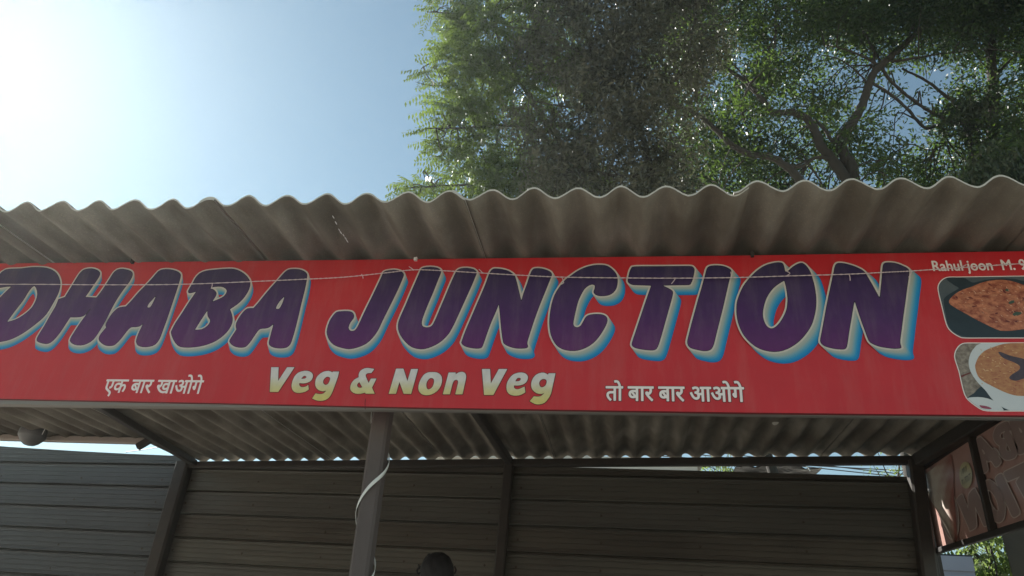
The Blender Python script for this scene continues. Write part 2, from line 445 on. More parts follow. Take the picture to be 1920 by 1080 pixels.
for (px, py) in ((1188, 1016), (1462, 1026)):                   # faint ink stamps of the sheet maker, too worn to read
    for i in range(9):
        a = on_wall(px + i*4.4, py + i*.15, .0065); h_ = rq.uniform(.010, .018)
        mb.add([a, a + wu*rq.uniform(.004, .012), a + wu*rq.uniform(.004, .012) + Vector((0,0,h_)), a + Vector((0,0,h_))], [(0,1,2,3)])
tag(mb.build('ink_stamp', mat('faded_ink', (.045,.043,.038), .6), wall), kind='stuff')
mb = MB()
p0, p1 = Vector((-8.0, wall_y(-8.0), 0)) - wnrm * .05, Vector((1.99, wall_y(1.99), 0)) - wnrm * .05
mb.bar(Vector((p0.x, p0.y, 2.0)), Vector((p1.x, p1.y, 2.0)), .04, .04); mb.bar(Vector((p0.x, p0.y, 3.2)), Vector((p1.x, p1.y, 3.2)), .04, .04)
mb.build('rail', M_steel, wall)

# ================================================================ THE SIGN
YB = 2.62
def bp(px, py): p = at(px, py, YB); return (p.x, p.z)
sign_root = empty('shop_banner', (-1.2, YB, 2.55), 'long red printed banner reading DHABA JUNCTION in purple letters under the corrugated roof edge', 'sign')
# flex sheet, gently uneven
tpx = [(-1300, 503), (0, 494), (400, 490), (780, 486), (1400, 479), (1920, 471), (2190, 467)]
bpx = [(-1300, 738), (0, 747.5), (400, 755.5), (780, 764), (1400, 773.5), (1920, 779), (2190, 782)]
def interp(tab, x):
    for (a, ya), (b, yb) in zip(tab, tab[1:]):
        if x <= b: return ya + (yb - ya) * (x - a) / (b - a)
    return tab[-1][1]
NX, NZ = 240, 12
vs = []; xs = np.linspace(-1300, 2190, NX + 1)
for px in xs:
    t = bp(px, interp(tpx, px)); b = bp(px, interp(bpx, px))
    for j in range(NZ + 1):
        f = j / NZ
        vs.append((b[0] + (t[0] - b[0]) * f, YB, b[1] + (t[1] - b[1]) * f))
fs = [(i*(NZ+1)+j, (i+1)*(NZ+1)+j, (i+1)*(NZ+1)+j+1, i*(NZ+1)+j+1) for i in range(NX) for j in range(NZ)]
mesh('flex_sheet', vs, fs, M_red, sign_root, True)
X_END = vs[-1][0]
# returned edge and tube frame behind
vs = []
for px in xs:
    b = bp(px, interp(bpx, px)); vs += [(b[0], YB, b[1]), (b[0], YB + .004, b[1] - .0035), (b[0], YB + .030, b[1] - .0035)]
mesh('folded_hem', vs, [(3*i+j, 3*i+j+1, 3*(i+1)+j+1, 3*(i+1)+j) for i in range(NX) for j in range(2)], mat('hem_red', (.12,.008,.01), .5), sign_root)
b0 = bp(-1290, interp(bpx, -1290)); b1 = bp(780, interp(bpx, 780)); b2 = bp(2188, interp(bpx, 2188))
for (p, q) in ((b0, b1), (b1, b2)):
    mb = MB(); mb.bar((p[0], YB + .02, p[1] + .006), (q[0], YB + .02, q[1] + .006), .028, .028); mb.build('frame_tube', mat('pale_steel_tube', (.22,.20,.18), .5, .4), sign_root)
t0, t2 = bp(-1290, interp(tpx, -1290)), bp(2188, interp(tpx, 2188))
mb = MB(); mb.bar((t0[0], YB + .022, t0[1] - .015), (t2[0], YB + .022, t2[1] - .015), .025, .025); mb.build('frame_tube', M_steel, sign_root)
for x in np.arange(-4.4, 2.0, 0.8):
    mb = MB(); mb.bar((x, YB + .02, 2.575), (x, YB + .02, 3.15), .022, .022, up=(0,1,0)); mb.build('frame_stile', M_steel, sign_root)

# ---- flat print built from outlines: distance field -> contours -> filled faces
def spline(points):
    """closed outline; a point with a third value 1 is a corner"""
    n = len(points); out = []
    P = [np.array(p[:2], float) for p in points]; cor = [len(p) > 2 for p in points]
    for i in range(n):
        p1, p2 = P[i], P[(i+1) % n]
        p0 = P[i-1] if not cor[i] else p1 - (p2 - p1)
        p3 = P[(i+2) % n] if not cor[(i+1) % n] else p2 + (p2 - p1)
        k = max(2, min(8, int(np.linalg.norm(p2 - p1) / .012)))
        for j in range(k):
            t = j / k
            out.append(.5*((2*p1)+(p2-p0)*t+(2*p0-5*p1+4*p2-p3)*t*t+(3*p1-p0-3*p2+p3)*t**3))
    return np.array(out)
def field(loops, h, pad):
    allp = np.vstack(loops); x0, y0 = allp.min(0) - pad; x1, y1 = allp.max(0) + pad
    nx, ny = int((x1-x0)/h)+2, int((y1-y0)/h)+2
    X, Y = np.meshgrid(x0 + h*np.arange(nx), y0 + h*np.arange(ny), indexing='ij')
    d2 = np.full(X.shape, 1e9); ins = np.zeros(X.shape, bool)
    for L in loops:
        for a, b in zip(L, np.roll(L, -1, axis=0)):
            e = b - a; ll = e @ e
            if ll < 1e-14: continue
            t = np.clip(((X-a[0])*e[0]+(Y-a[1])*e[1])/ll, 0, 1)
            d2 = np.minimum(d2, (X-a[0]-t*e[0])**2+(Y-a[1]-t*e[1])**2)
            if a[1] != b[1]:
                c = ((a[1] > Y) != (b[1] > Y)); xi = a[0] + (Y-a[1])*e[0]/e[1]
                ins ^= c & (X < xi)
    return np.where(ins, -1, 1)*np.sqrt(d2), x0, y0, h
def field_tris(verts, tris, h, pad):
    """the same for a filled mesh (font text)"""
    V = np.array(verts)[:, :2]; x0, y0 = V.min(0) - pad; x1, y1 = V.max(0) + pad
    nx, ny = int((x1-x0)/h)+2, int((y1-y0)/h)+2
    ax, ay = x0 + h*np.arange(nx), y0 + h*np.arange(ny)
    ins = np.zeros((nx, ny), bool); cnt = {}
    for t in tris:
        for e in ((t[0],t[1]),(t[1],t[2]),(t[2],t[0])):
            k = (min(e), max(e)); cnt[k] = cnt.get(k, 0) + 1
        p = V[list(t)]; i0, j0 = np.floor((p.min(0) - (x0,y0))/h).astype(int); i1, j1 = np.ceil((p.max(0) - (x0,y0))/h).astype(int)+1
        XX, YY = np.meshgrid(ax[i0:i1], ay[j0:j1], indexing='ij'); s = []
        for q in range(3):
            a, b = p[q], p[(q+1)%3]; s.append((b[0]-a[0])*(YY-a[1])-(b[1]-a[1])*(XX-a[0]))
        ins[i0:i1, j0:j1] |= ((s[0]>=-1e-12)&(s[1]>=-1e-12)&(s[2]>=-1e-12))|((s[0]<=1e-12)&(s[1]<=1e-12)&(s[2]<=1e-12))
    d2 = np.full((nx, ny), 1e9); r = int(pad/h)+2
    for (i, j), c in cnt.items():
        if c != 1: continue
        a, b = V[i], V[j]; e = b-a; ll = e@e
        if ll < 1e-14: continue
        lo = np.floor((np.minimum(a,b)-(x0,y0))/h).astype(int)-r; hi = np.ceil((np.maximum(a,b)-(x0,y0))/h).astype(int)+r
        lo = np.maximum(lo, 0)
        XX, YY = np.meshgrid(ax[lo[0]:hi[0]], ay[lo[1]:hi[1]], indexing='ij')
        t = np.clip(((XX-a[0])*e[0]+(YY-a[1])*e[1])/ll, 0, 1)
        sl = d2[lo[0]:hi[0], lo[1]:hi[1]]; np.minimum(sl, (XX-a[0]-t*e[0])**2+(YY-a[1]-t*e[1])**2, out=sl)
    return np.where(ins, -1, 1)*np.sqrt(np.minimum(d2, 1)), x0, y0, h
def contours(fld, level):
    F, x0, y0, h = fld; G = F - level; G = np.where(G == 0, 1e-9, G); S = G < 0
    code = S[:-1,:-1]*1 + S[1:,:-1]*2 + S[1:,1:]*4 + S[:-1,1:]*8
    nxt = {}
    def pt(key):
        i, j, d = key; a = G[i,j]; b = G[i+1,j] if d == 0 else G[i,j+1]; t = a/(a-b)
        return (x0+h*(i+(t if d==0 else 0)), y0+h*(j+(t if d==1 else 0)))
    T = {1:[(3,0)],2:[(0,1)],3:[(3,1)],4:[(1,2)],5:[(3,0),(1,2)],6:[(0,2)],7:[(3,2)],8:[(2,3)],9:[(2,0)],10:[(0,1),(2,3)],11:[(2,1)],12:[(1,3)],13:[(1,0)],14:[(0,3)]}
    for i, j in zip(*np.nonzero((code > 0) & (code < 15))):
        ed = ((i,j,0),(i+1,j,1),(i,j+1,0),(i,j,1))
        for a, b in T[int(code[i,j])]: nxt.setdefault(ed[a], []).append(ed[b])
    loops = []
    while nxt:
        k0 = next(iter(nxt)); k = k0; L = []
        while k in nxt:
            L.append(pt(k)); l = nxt[k]; n_ = l.pop(); 
            if not l: del nxt[k]
            k = n_
            if k == k0: break
        if len(L) > 5:
            L = np.array(L)
            keep = [0]                                   # drop points that lie on a straight run
            for q in range(1, len(L)):
                a, b, c = L[keep[-1]], L[q], L[(q+1) % len(L)]
                cr = abs((b[0]-a[0])*(c[1]-a[1])-(b[1]-a[1])*(c[0]-a[0]))/(np.linalg.norm(c-a)+1e-9)
                if cr > h*.03 or np.linalg.norm(b-a) > .02: keep.append(q)
            loops.append(L[keep])
    return loops
def fill(loops):
    """2D fill with holes; returns verts (x, z) and faces"""
    cu = bpy.data.curves.new('fill', 'CURVE'); cu.dimensions = '2D'; cu.fill_mode = 'FRONT'
    for L in loops:
        s = cu.splines.new('POLY'); s.points.add(len(L) - 1); s.use_cyclic_u = True
        s.points.foreach_set('co', np.hstack([L, np.zeros((len(L), 1)), np.ones((len(L), 1))]).ravel())
    ob = bpy.data.objects.new('fill', cu); C.objects.link(ob)
    dg = bpy.context.evaluated_depsgraph_get(); me = bpy.data.meshes.new_from_object(ob.evaluated_get(dg))
    v = [(p.co.x, p.co.y) for p in me.vertices]; f = [tuple(p.vertices) for p in me.polygons]
    bpy.data.objects.remove(ob); bpy.data.curves.remove(cu); bpy.data.meshes.remove(me)
    return v, f
def face_out(vs3, f):
    # make the winding look towards the viewer (-Y side)
    a, b, c = (Vector(vs3[i]) for i in f[:3]); return f if (b - a).cross(c - a).y < 0 else f[::-1]
def print_mesh(name, vf, depth, m, parent, off=(0, 0)):
    v, f = vf
    if not f: return None
    vs3 = [(x + off[0], YB - depth, z + off[1]) for x, z in v]
    return mesh(name, vs3, [face_out(vs3, q) for q in f], m, parent)

CROPS = {'A':(0,480,4.909),'B':(200,480,4.909),'C':(400,480,4.909),'D':(600,480,4.911),'E':(840,480,4.909),'F':(1020,480,4.911),'G':(1260,480,4.91),'H':(1520,480,4.909),
         'V':(490,680,6.857),'W':(770,680,6.857),'P':(1750,510,8.0),'Q':(1780,635,7.2)}
def crop_loop(c, pts):
    ox, oy, s = CROPS[c]; out = []
    for p in pts:
        q = bp(ox + p[0]/s, oy + p[1]/s); out.append((q[0], q[1], 1) if len(p) > 2 else q)
    return out
BIG = [
 # crop, outline, counters, drop offset in px
 ('A', [(-40,250),(0,180),(60,130),(200,120),(320,108),(450,118),(530,165),(565,250),(550,340),(505,430),(430,550),(330,640),(210,725),(100,778),(0,800),(-90,812),(-170,790),(-215,730),(-190,640),(-110,530),(-30,430),(60,335),(112,288,1),(60,292),(-20,300)],
  [[(75,612,1),(150,510),(220,420),(280,325),(325,283),(348,330),(345,392),(300,480),(220,550),(150,590)]], (2.5,14)),
 ('A', [(730,180),(765,140),(800,125),(850,120),(900,133),(930,160),(920,200),(880,260),(840,320),(795,383,1),(895,388,1),(940,330),(1000,240),(1060,150),(1110,125),(1162,128),(1215,145),(1230,180),(1202,240),(1142,320),(1082,410),(1032,500),(982,600),(930,690),(870,775),(810,815),(750,830),(690,822),(655,795),(655,765),(700,690),(760,600),(838,497,1),(790,552),(740,570),(655,572,1),(610,640),(560,715),(500,785),(450,815),(400,812),(355,795),(345,770),(370,720),(420,640),(470,550),(520,465),(545,402,1),(605,383,1),(650,310),(690,245)], [], (4,14)),
 ('B', [(430,205),(480,148),(520,130),(580,128),(640,140),(680,162),(690,190),(675,250),(650,330),(610,450),(570,570),(530,680),(495,770),(455,822),(400,842),(340,845),(295,830),(277,795),(287,750),(307,700),(340,632,1),(310,655),(270,662),(230,665),(190,705),(140,770),(90,820),(55,834),(0,832),(-45,805),(-67,770),(-50,725),(3,662,1),(-4,640),(20,590),(60,530),(105,488),(140,475),(183,470,1),(240,410),(300,340),(370,270)],
  [[(460,375,1),(440,420),(418,462),(400,480),(382,475),(400,440),(430,408)]], (5,14.5)),
 ('B', [(770,300),(800,250),(822,208),(862,165),(920,142),(1000,132),(1100,124),(1182,126),(1252,155),(1302,198),(1329,250),(1317,315),(1272,390),(1212,450),(1142,497,1),(1160,545),(1167,600),(1152,650),(1110,712),(1042,770),(980,805),(900,832),(820,846),(740,850),(680,842),(640,810),(612,760),(598,712),(606,685),(640,620),(700,530),(760,435),(828,336,1),(800,345),(765,350),(755,330)],
  [[(955,300,1),(1000,292),(1060,290),(1100,308),(1110,335),(1085,375),(1040,400),(980,425,1),(1010,380),(1018,345),(992,315)],[(932,510,1),(935,560),(955,590),(955,615),(930,650),(880,680),(820,685,1),(860,620),(900,560)]], (6,15)),
 ('C', [(600,225),(640,178),(680,140),(720,127),(790,128),(840,145),(868,172),(868,210),(850,310),(820,430),(790,560),(760,680),(737,760),(715,818),(680,850),(620,858),(560,850),(525,830),(515,805),(525,760),(540,700),(558,635,1),(520,665),(480,675),(435,680),(400,720),(360,780),(320,830),(290,848),(240,850),(190,835),(158,805),(155,780),(180,740),(218,680,1),(212,660),(215,625),(240,575),(280,520),(320,488),(375,485,1),(420,435),(480,360),(540,290)],
  [[(660,380,1),(640,440),(615,485),(600,493),(582,487),(602,445),(630,410)]], (7,15.5)),
 ('D', [(570,195),(585,158),(605,145),(640,137),(690,133),(740,143),(770,163),(776,185),(765,215),(730,300),(682,400),(635,495),(580,605),(540,690),(490,760),(430,815),(350,850),(270,865),(190,850),(130,825),(88,780),(67,725),(68,680),(90,610),(120,560),(155,522),(200,514),(260,513),(300,522),(318,548),(315,580),(285,620),(268,665),(280,690),(300,696),(330,685),(358,640),(390,570),(430,485),(480,385),(530,280)], [], (7.5,16.5)),
 ('D', [(925,145),(935,125),(960,112),(1020,106),(1080,114),(1112,132),(1118,160),(1090,230),(1045,345),(1000,450),(960,550),(942,610),(945,645),(965,660),(1000,662),(1035,645),(1065,590),(1105,495),(1150,390),(1200,270),(1243,175),(1265,138),(1300,120),(1359,116),(1419,128),(1447,155),(1441,180),(1409,260),(1369,350),(1319,460),(1269,570),(1229,655),(1180,735),(1100,808),(1000,855),(930,866),(850,848),(790,800),(745,740),(722,680),(724,620),(745,560),(790,460),(840,340),(890,225)], [], (8.5,17)),
 ('E', [(375,185),(390,152),(408,130),(435,121),(500,127),(560,144),(597,168),(620,195),(640,260),(655,325),(677,415,1),(697,345),(727,265),(755,180),(775,137),(800,120),(860,121),(920,138),(952,160),(958,185),(942,225),(900,330),(855,440),(810,560),(770,680),(737,785),(733,815),(740,840),(725,855),(680,860),(620,857),(560,840),(517,815),(505,785),(495,720),(485,620),(477,530),(469,455,1),(440,530),(400,620),(360,730),(325,830),(305,855),(260,860),(200,852),(150,835),(125,808),(130,785),(160,700),(220,560),(280,420),(340,280)], [], (10.5,17.5)),
 ('F', [(245,190),(300,150),(370,115),(450,92),(530,88),(590,100),(640,138),(670,180),(680,235),(670,300),(640,345),(590,372),(520,378),(475,365),(456,340),(465,310),(468,283),(450,271),(415,280),(375,312),(340,372),(315,432),(295,510),(280,580),(272,630),(283,655),(310,662),(340,645),(365,600),(390,562),(430,545),(490,540),(540,545),(575,565),(586,600),(570,650),(530,720),(480,785),(420,835),(350,868),(280,882),(200,875),(140,850),(100,810),(65,740),(50,650),(52,560),(70,450),(100,360),(150,280),(200,222)], [], (11.5,17.5)),
 ('F', [(775,205),(785,160),(803,117),(835,103),(1000,101),(1200,100),(1340,99),(1372,108),(1386,130),(1383,160),(1370,220),(1354,258),(1334,275),(1230,277),(1095,280,1),(1145,302),(1180,325),(1188,350),(1175,410),(1150,500),(1112,635),(1078,755),(1048,845),(1022,872),(980,877),(900,868),(840,855),(812,835),(808,808),(830,740),(870,620),(910,500),(950,380),(985,281,1),(900,278),(820,275),(787,262),(770,240)], [], (12,17.5)),
 ('G', [(300,190),(310,150),(325,112),(360,96),(420,93),(480,102),(530,124),(546,145),(540,185),(525,240),(500,350),(470,480),(440,600),(410,720),(387,815),(367,858),(340,878),(290,883),(230,872),(170,855),(145,828),(138,795),(150,740),(180,620),(210,510),(240,400),(270,300)], [], (13.5,18.5)),
 ('G', [(730,190),(780,142),(850,96),(920,73),(980,65),(1015,72),(1030,100),(1040,150,1),(1064,146,1),(1110,105),(1160,76),(1200,72),(1235,98),(1265,140),(1285,190),(1310,280),(1325,380),(1325,470),(1310,560),(1280,650),(1220,740),(1150,810),(1060,865),(980,888),(900,888),(810,865),(730,815),(660,740),(615,650),(592,550),(592,450),(610,380),(650,290),(690,235)],
  [[(1030,235,1),(1045,290),(1058,370),(1060,420),(1050,500),(1020,570),(980,630),(940,665),(905,672),(870,650),(845,600),(835,540),(845,470),(870,395),(910,330),(960,280)]], (15,19)),
 ('H', [(205,165),(213,118),(228,83),(255,71),(310,75),(380,94),(440,118),(490,150),(530,212),(570,280),(600,335),(630,390,1),(637,330),(648,220),(655,130),(662,88),(682,69),(740,67),(800,79),(860,104),(893,124),(903,150),(900,200),(885,300),(870,420),(850,560),(835,680),(821,785),(824,820),(832,847),(818,858),(770,862),(700,855),(620,840),(562,816),(530,788),(500,712),(460,602),(425,500),(400,423,1),(387,500),(370,600),(350,720),(335,822),(320,860),(280,868),(200,860),(130,840),(95,815),(83,783),(95,720),(120,580),(150,420),(180,280)], [], (16,18)),
]
z_top, z_bot = bp(1000, 495)[1], bp(1000, 662)[1]
M_face = gradient_mat('print_purple_gradient', z_bot, z_top, [(0, (.105,.008,.105)), (.4, (.058,.010,.090)), (1, (.024,.018,.064))])
M_drop = attr_ramp_mat('print_blue_drop', 't', [(0, (.42,.44,.38)), (.25, (.33,.39,.37)), (.5, (.12,.34,.46)), (.75, (.01,.26,.52)), (1, (.0,.16,.44))])
letters2d = []
PXM = 0.00195      # metres per photo pixel on the sign, mid-field
for li, (c, outer, inner, D) in enumerate(BIG):
    loops = [spline(crop_loop(c, outer))] + [spline(crop_loop(c, q)) for q in inner]
    F = field(loops, .0026, .016)
    edge = fill(contours(F, 0.0)); face = fill(contours(F, -.0022)); outl = fill(contours(F, .0062))
    letters2d.append((face, outl, edge))
    o = print_mesh('letter', face, .0062, M_face, sign_root)
    print_mesh('letter_edge', edge, .0060, M_line, o)
    print_mesh('letter_outline', outl, .0057, M_outline, o)
    # drop: stacked copies running down to the right
    K = 11; vs = []; fs = []; tv = []
    cx = np.mean([p[0] for p in outl[0]]); cz = np.mean([p[1] for p in outl[0]])
    q0 = bp(960, 600); sx = .00195 * (1.0 if c in 'ABC' else .98); 
    for k in range(K, 0, -1):
        dx, dz = D[0]*sx*k/K, -D[1]*sx*k/K
        base = len(vs); vv = [(x+dx, YB-.0008-.0004*(K-k)-.00003*li, z+dz) for x, z in outl[0]]
        vs += vv; fs += [tuple(i+base for i in face_out(vv, f)) for f in outl[1]]; tv += [k/K]*len(vv)
    dr = mesh('letter_drop', vs, fs, M_drop, o)
    at_ = dr.data.attributes.new('t', 'FLOAT', 'POINT'); at_.data.foreach_set('value', tv)

def drape(m, strength=.55):
    nt = m.node_tree; b = nt.nodes['Principled BSDF']
    g = nt.nodes.new('ShaderNodeNewGeometry'); prev = b.inputs['Normal'].links[0].from_socket if b.inputs['Normal'].links else None
    for vec, sc_, dist, st in (((1.1, 1, .35), 1.6, .05, strength), ((.5, 1, 2.2), 2.6, .012, strength*.8), ((9, 1, .8), 1.3, .006, strength*.5)):
        mp = nt.nodes.new('ShaderNodeMapping'); mp.inputs['Scale'].default_value = vec; nt.links.new(g.outputs['Position'], mp.inputs[0])
        n = nt.nodes.new('ShaderNodeTexNoise'); n.inputs['Scale'].default_value = sc_; n.inputs['Detail'].default_value = 3; nt.links.new(mp.outputs[0], n.inputs[0])
        bp_ = nt.nodes.new('ShaderNodeBump'); bp_.inputs['Strength'].default_value = st; bp_.inputs['Distance'].default_value = dist
        nt.links.new(n.outputs['Fac'], bp_.inputs['Height'])
        if prev is not None: nt.links.new(prev, bp_.inputs['Normal'])
        prev = bp_.outputs[0]
    nt.links.new(prev, b.inputs['Normal'])
def dusty(m):
    nt = m.node_tree; b = nt.nodes['Principled BSDF']; src = b.inputs['Base Color'].links[0].from_socket if b.inputs['Base Color'].links else None
    if src is None: return
    g = nt.nodes.new('ShaderNodeNewGeometry'); mp = nt.nodes.new('ShaderNodeMapping'); mp.inputs['Scale'].default_value = (6, 1, .9); nt.links.new(g.outputs['Position'], mp.inputs[0])
    n = nt.nodes.new('ShaderNodeTexNoise'); n.inputs['Scale'].default_value = 3; n.inputs['Detail'].default_value = 9; n.inputs['Roughness'].default_value = .7; nt.links.new(mp.outputs[0], n.inputs[0])
    mr = nt.nodes.new('ShaderNodeMapRange'); mr.inputs[1].default_value = .48; mr.inputs[2].default_value = .75; mr.inputs[3].default_value = 0; mr.inputs[4].default_value = .10; nt.links.new(n.outputs['Fac'], mr.inputs[0])
    x = nt.nodes.new('ShaderNodeMix'); x.data_type = 'RGBA'; nt.links.new(mr.outputs[0], x.inputs[0]); nt.links.new(src, x.inputs[6]); x.inputs[7].default_value = (.42,.36,.30,1)
    nt.links.new(x.outputs[2], b.inputs['Base Color'])
for m_ in (M_red, M_face, M_drop, M_outline, M_line, M_cream): drape(m_)
dusty(M_red); dusty(M_face)
mb = MB()
for (x0, y0), (x1, y1) in (((686, 748), (684.5, 756)), ((684.5, 756), (685, 768))):
    a, b = bp(x0, y0), bp(x1, y1); w = .0012
    mb.add([(a[0]-w, YB-.0012, a[1]), (a[0]+w, YB-.0012, a[1]), (b[0]+w, YB-.0012, b[1]), (b[0]-w, YB-.0012, b[1])], [(0,3,2,1)])
mb.build('tear', M_maroon, sign_root)
for cx in (780, 1410, 250):
    a = bp(cx, interp(tpx, cx)); mb = MB(); mb.box((a[0]-.006, YB-.012, a[1]-.010), (a[0]+.006, YB+.01, a[1]+.012)); mb.build('clip', M_white if cx == 780 else M_steel, sign_root)
# ---- Veg & Non Veg
z1, z2 = bp(770, 690)[1], bp(770, 748)[1]
M_veg = gradient_mat('print_white_to_yellow', z2, z1, [(0, (.58,.50,.16)), (.30, (.60,.54,.28)), (.62, (.62,.59,.56)), (1, (.62,.60,.60))])
SMALL = [
 ('V', [(130,62,1),(225,62,1),(218,240,1),(335,62,1),(430,62,1),(220,380,1),(112,378,1)], []),
 ('V', [(560,108),(620,115),(660,145),(665,190),(640,235),(600,258),(545,270),(492,265,1),(490,290),(510,314),(545,318),(580,308),(606,288,1),(613,348,1),(570,375),(500,392),(440,385),(405,355),(392,310),(400,250),(430,180),(480,130)], [[(515,212,1),(535,185),(560,172),(580,180),(580,195),(560,208)]]),
 ('V', [(870,110),(915,128,1),(925,118,1),(1003,118,1),(985,190),(950,290),(920,370),(890,430),(850,470),(790,492),(720,490),(655,463,1),(700,398,1),(750,408),(800,400),(840,362,1),(790,370),(740,355),(705,320),(695,270),(705,210),(740,160),(800,120)], [[(850,183),(885,195),(885,225),(865,270),(830,290),(800,270),(797,240),(815,205)]]),
 ('V', [(1355,72),(1400,75),(1455,85,1),(1415,137,1),(1380,137),(1350,150),(1345,180),(1382,265,1),(1410,208,1),(1482,208,1),(1425,325,1),(1460,402,1),(1345,402,1),(1335,388,1),(1280,402),(1210,400),(1160,370),(1145,330),(1160,270),(1200,220),(1255,190,1),(1255,150),(1275,110),(1310,85)], [[(1262,252,1),(1300,320,1),(1270,328),(1240,315),(1233,290),(1245,268)]]),
 ('V', [(1735,80,1),(1828,80,1),(1880,240,1),(1928,85,1),(2017,85,1),(1928,405,1),(1832,403,1),(1778,250,1),(1733,403,1),(1640,403,1)], []),
 ('W', [(270,125),(340,130),(390,165),(405,220),(390,300),(340,370),(270,410),(200,422),(140,405),(105,360),(103,300),(125,230),(170,160),(220,130)], [[(270,200),(298,215),(303,250),(285,310),(245,345),(215,340),(203,300),(210,250),(240,210)]]),
 ('W', [(490,130,1),(580,130,1),(578,155,1),(620,128),(670,122),(705,145),(715,190),(700,260),(668,410,1),(575,410,1),(605,290),(612,245),(598,225),(570,228),(545,260),(505,410,1),(415,410,1)], []),
 ('W', [(918,85,1),(1022,85,1),(1032,270,1),(1135,85,1),(1243,85,1),(1065,418,1),(945,418,1)], []),
 ('W', [(1400,130),(1460,135),(1500,165),(1508,205),(1485,255),(1440,285),(1380,298),(1330,295,1),(1330,325),(1360,345),(1400,340),(1465,310,1),(1475,385,1),(1420,415),(1360,428),(1290,418),(1245,380),(1232,320),(1245,250),(1290,180),(1340,145)], [[(1345,243,1),(1365,210),(1390,197),(1415,205),(1415,220),(1395,240)]]),
 ('W', [(1715,132),(1765,158,1),(1775,140,1),(1862,140,1),(1845,220),(1825,310),(1805,400),(1770,465),(1720,520),(1650,540),(1590,530),(1532,497,1),(1585,435,1),(1630,440),(1680,430),(1722,390,1),(1680,405),(1620,395),(1570,355),(1550,300),(1560,230),(1600,170),(1650,140)], [[(1705,212),(1745,225),(1748,265),(1730,300),(1695,320),(1665,310),(1653,270),(1665,235)]]),
]
for c, outer, inner in SMALL:
    loops = [spline(crop_loop(c, outer))] + [spline(crop_loop(c, q)) for q in inner]
    F = field(loops, .0011, .006)
    o = print_mesh('small_letter', fill(contours(F, .0)), .0024, M_veg, sign_root)
    print_mesh('letter_edge', fill(contours(F, .0026)), .0016, M_maroon, o)

# ---- font set lines
def text_print(s, pxl, pxr, y_base, y_top, top_ref, grow, m, edge=None, parent=None, place=None):
    """place maps text-space (0..1 wide, baseline 0, reference height 1) to the banner"""
    cu = bpy.data.curves.new('t', 'FONT'); cu.body = s; cu.size = 1; cu.resolution_u = 4
    ob = bpy.data.objects.new('t', cu); C.objects.link(ob)
    dg = bpy.context.evaluated_depsgraph_get(); me = bpy.data.meshes.new_from_object(ob.evaluated_get(dg))
    V = np.array([tuple(v.co) for v in me.vertices]); me.calc_loop_triangles(); T = [tuple(t.vertices) for t in me.loop_triangles]
    bpy.data.objects.remove(ob); bpy.data.curves.remove(cu); bpy.data.meshes.remove(me)
    x0, x1 = V[:,0].min(), V[:,0].max()
    a0, a1 = np.array(bp(pxl, y_base[0])), np.array(bp(pxr, y_base[1])); b0 = np.array(bp(pxl, y_top[0])); 
    up = abs(b0[1]-a0[1]) / top_ref
    W = np.empty((len(V), 2))
    t = (V[:,0]-x0)/(x1-x0)
    W[:,0] = a0[0] + (a1[0]-a0[0])*t; W[:,1] = a0[1] + (a1[1]-a0[1])*t + V[:,1]*up
    h = max(.0009, .0011)
    F = field_tris(W, T, h, grow + .005)
    o = print_mesh('lettering', fill(contours(F, grow)), .0024, m, parent or sign_root)
    if edge: print_mesh('lettering_edge', fill(contours(F, grow + .0022)), .0016, edge, o)
    return o
HEAD = 0.66
text_print('एक बार खाओगे', 193, 376, (736, 738.5), (710.5, 712), HEAD, .0012, M_cream)
text_print('तो बार बार आओगे', 1136, 1396, (751, 753.5), (723.5, 725), HEAD, .0016, M_cream, M_maroon)
text_print('Rahul joon  M. 9', 1750, 1925, (508.5, 506), (490, 488), .68, .0010, M_cream)

# ---- the two dish photographs printed on the banner (crop P, Q)
def poly_print(name, c, pts, depth, m, parent, corner=False, clip=None):
    L = spline(crop_loop(c, [(*p[:2], 1) for p in pts] if corner else pts))
    if clip is not None:
        F = field([L], .003, .006); G = field([clip], .003, .006)
        # evaluate both on the common grid of the clip shape
        Fx = resample(F, G); return print_mesh(name, fill(contours((np.maximum(Fx, G[0]), G[1], G[2], G[3]), 0)), depth, m, parent)
    return print_mesh(name, fill([L]), depth, m, parent)
def resample(F, G):
    f, x0, y0, h = F; g_, gx, gy, gh = G
    xi = (gx + gh*np.arange(g_.shape[0]) - x0)/h; yi = (gy + gh*np.arange(g_.shape[1]) - y0)/h
    X, Y = np.meshgrid(xi, yi, indexing='ij')
    out = (X < 0) | (Y < 0) | (X > f.shape[0]-2) | (Y > f.shape[1]-2)
    X = np.clip(X, 0, f.shape[0]-2.001); Y = np.clip(Y, 0, f.shape[1]-2.001); i, j = X.astype(int), Y.astype(int); a, b = X-i, Y-j
    v = f[i,j]*(1-a)*(1-b)+f[i+1,j]*a*(1-b)+f[i,j+1]*(1-a)*b+f[i+1,j+1]*a*b
    return np.where(out, np.maximum(v, .01), v)
def shape_inset(loop, r): return contours(field([loop], .003, .006), -r)[0]
M_pan = mat('photo_dark_pan', (.010,.017,.022), .4, noise=(9, .6, (.022,.035,.045)))
M_slate = mat('photo_grey_table', (.055,.070,.080), .4, noise=(12, .5, (.09,.105,.115)))
M_curry = mat('photo_red_curry', (.22,.045,.022), .4, noise=(38, .22, (.52,.19,.095)), scale_vec=(1,1,1.4))
M_curry2 = mat('photo_curry_chunks', (.50,.21,.11), .4, noise=(60, .4, (.32,.09,.045)))
M_cdark = mat('photo_curry_shadows', (.13,.016,.012), .4)
M_herb = mat('photo_green_herb', (.045,.075,.05), .4)
M_soup = mat('photo_orange_soup', (.46,.225,.09), .4, noise=(45, .3, (.33,.11,.05)), scale_vec=(1,1,1.6))
M_bowl = mat('photo_white_bowl', (.50,.53,.56), .4, noise=(8, .5, (.58,.60,.60)))
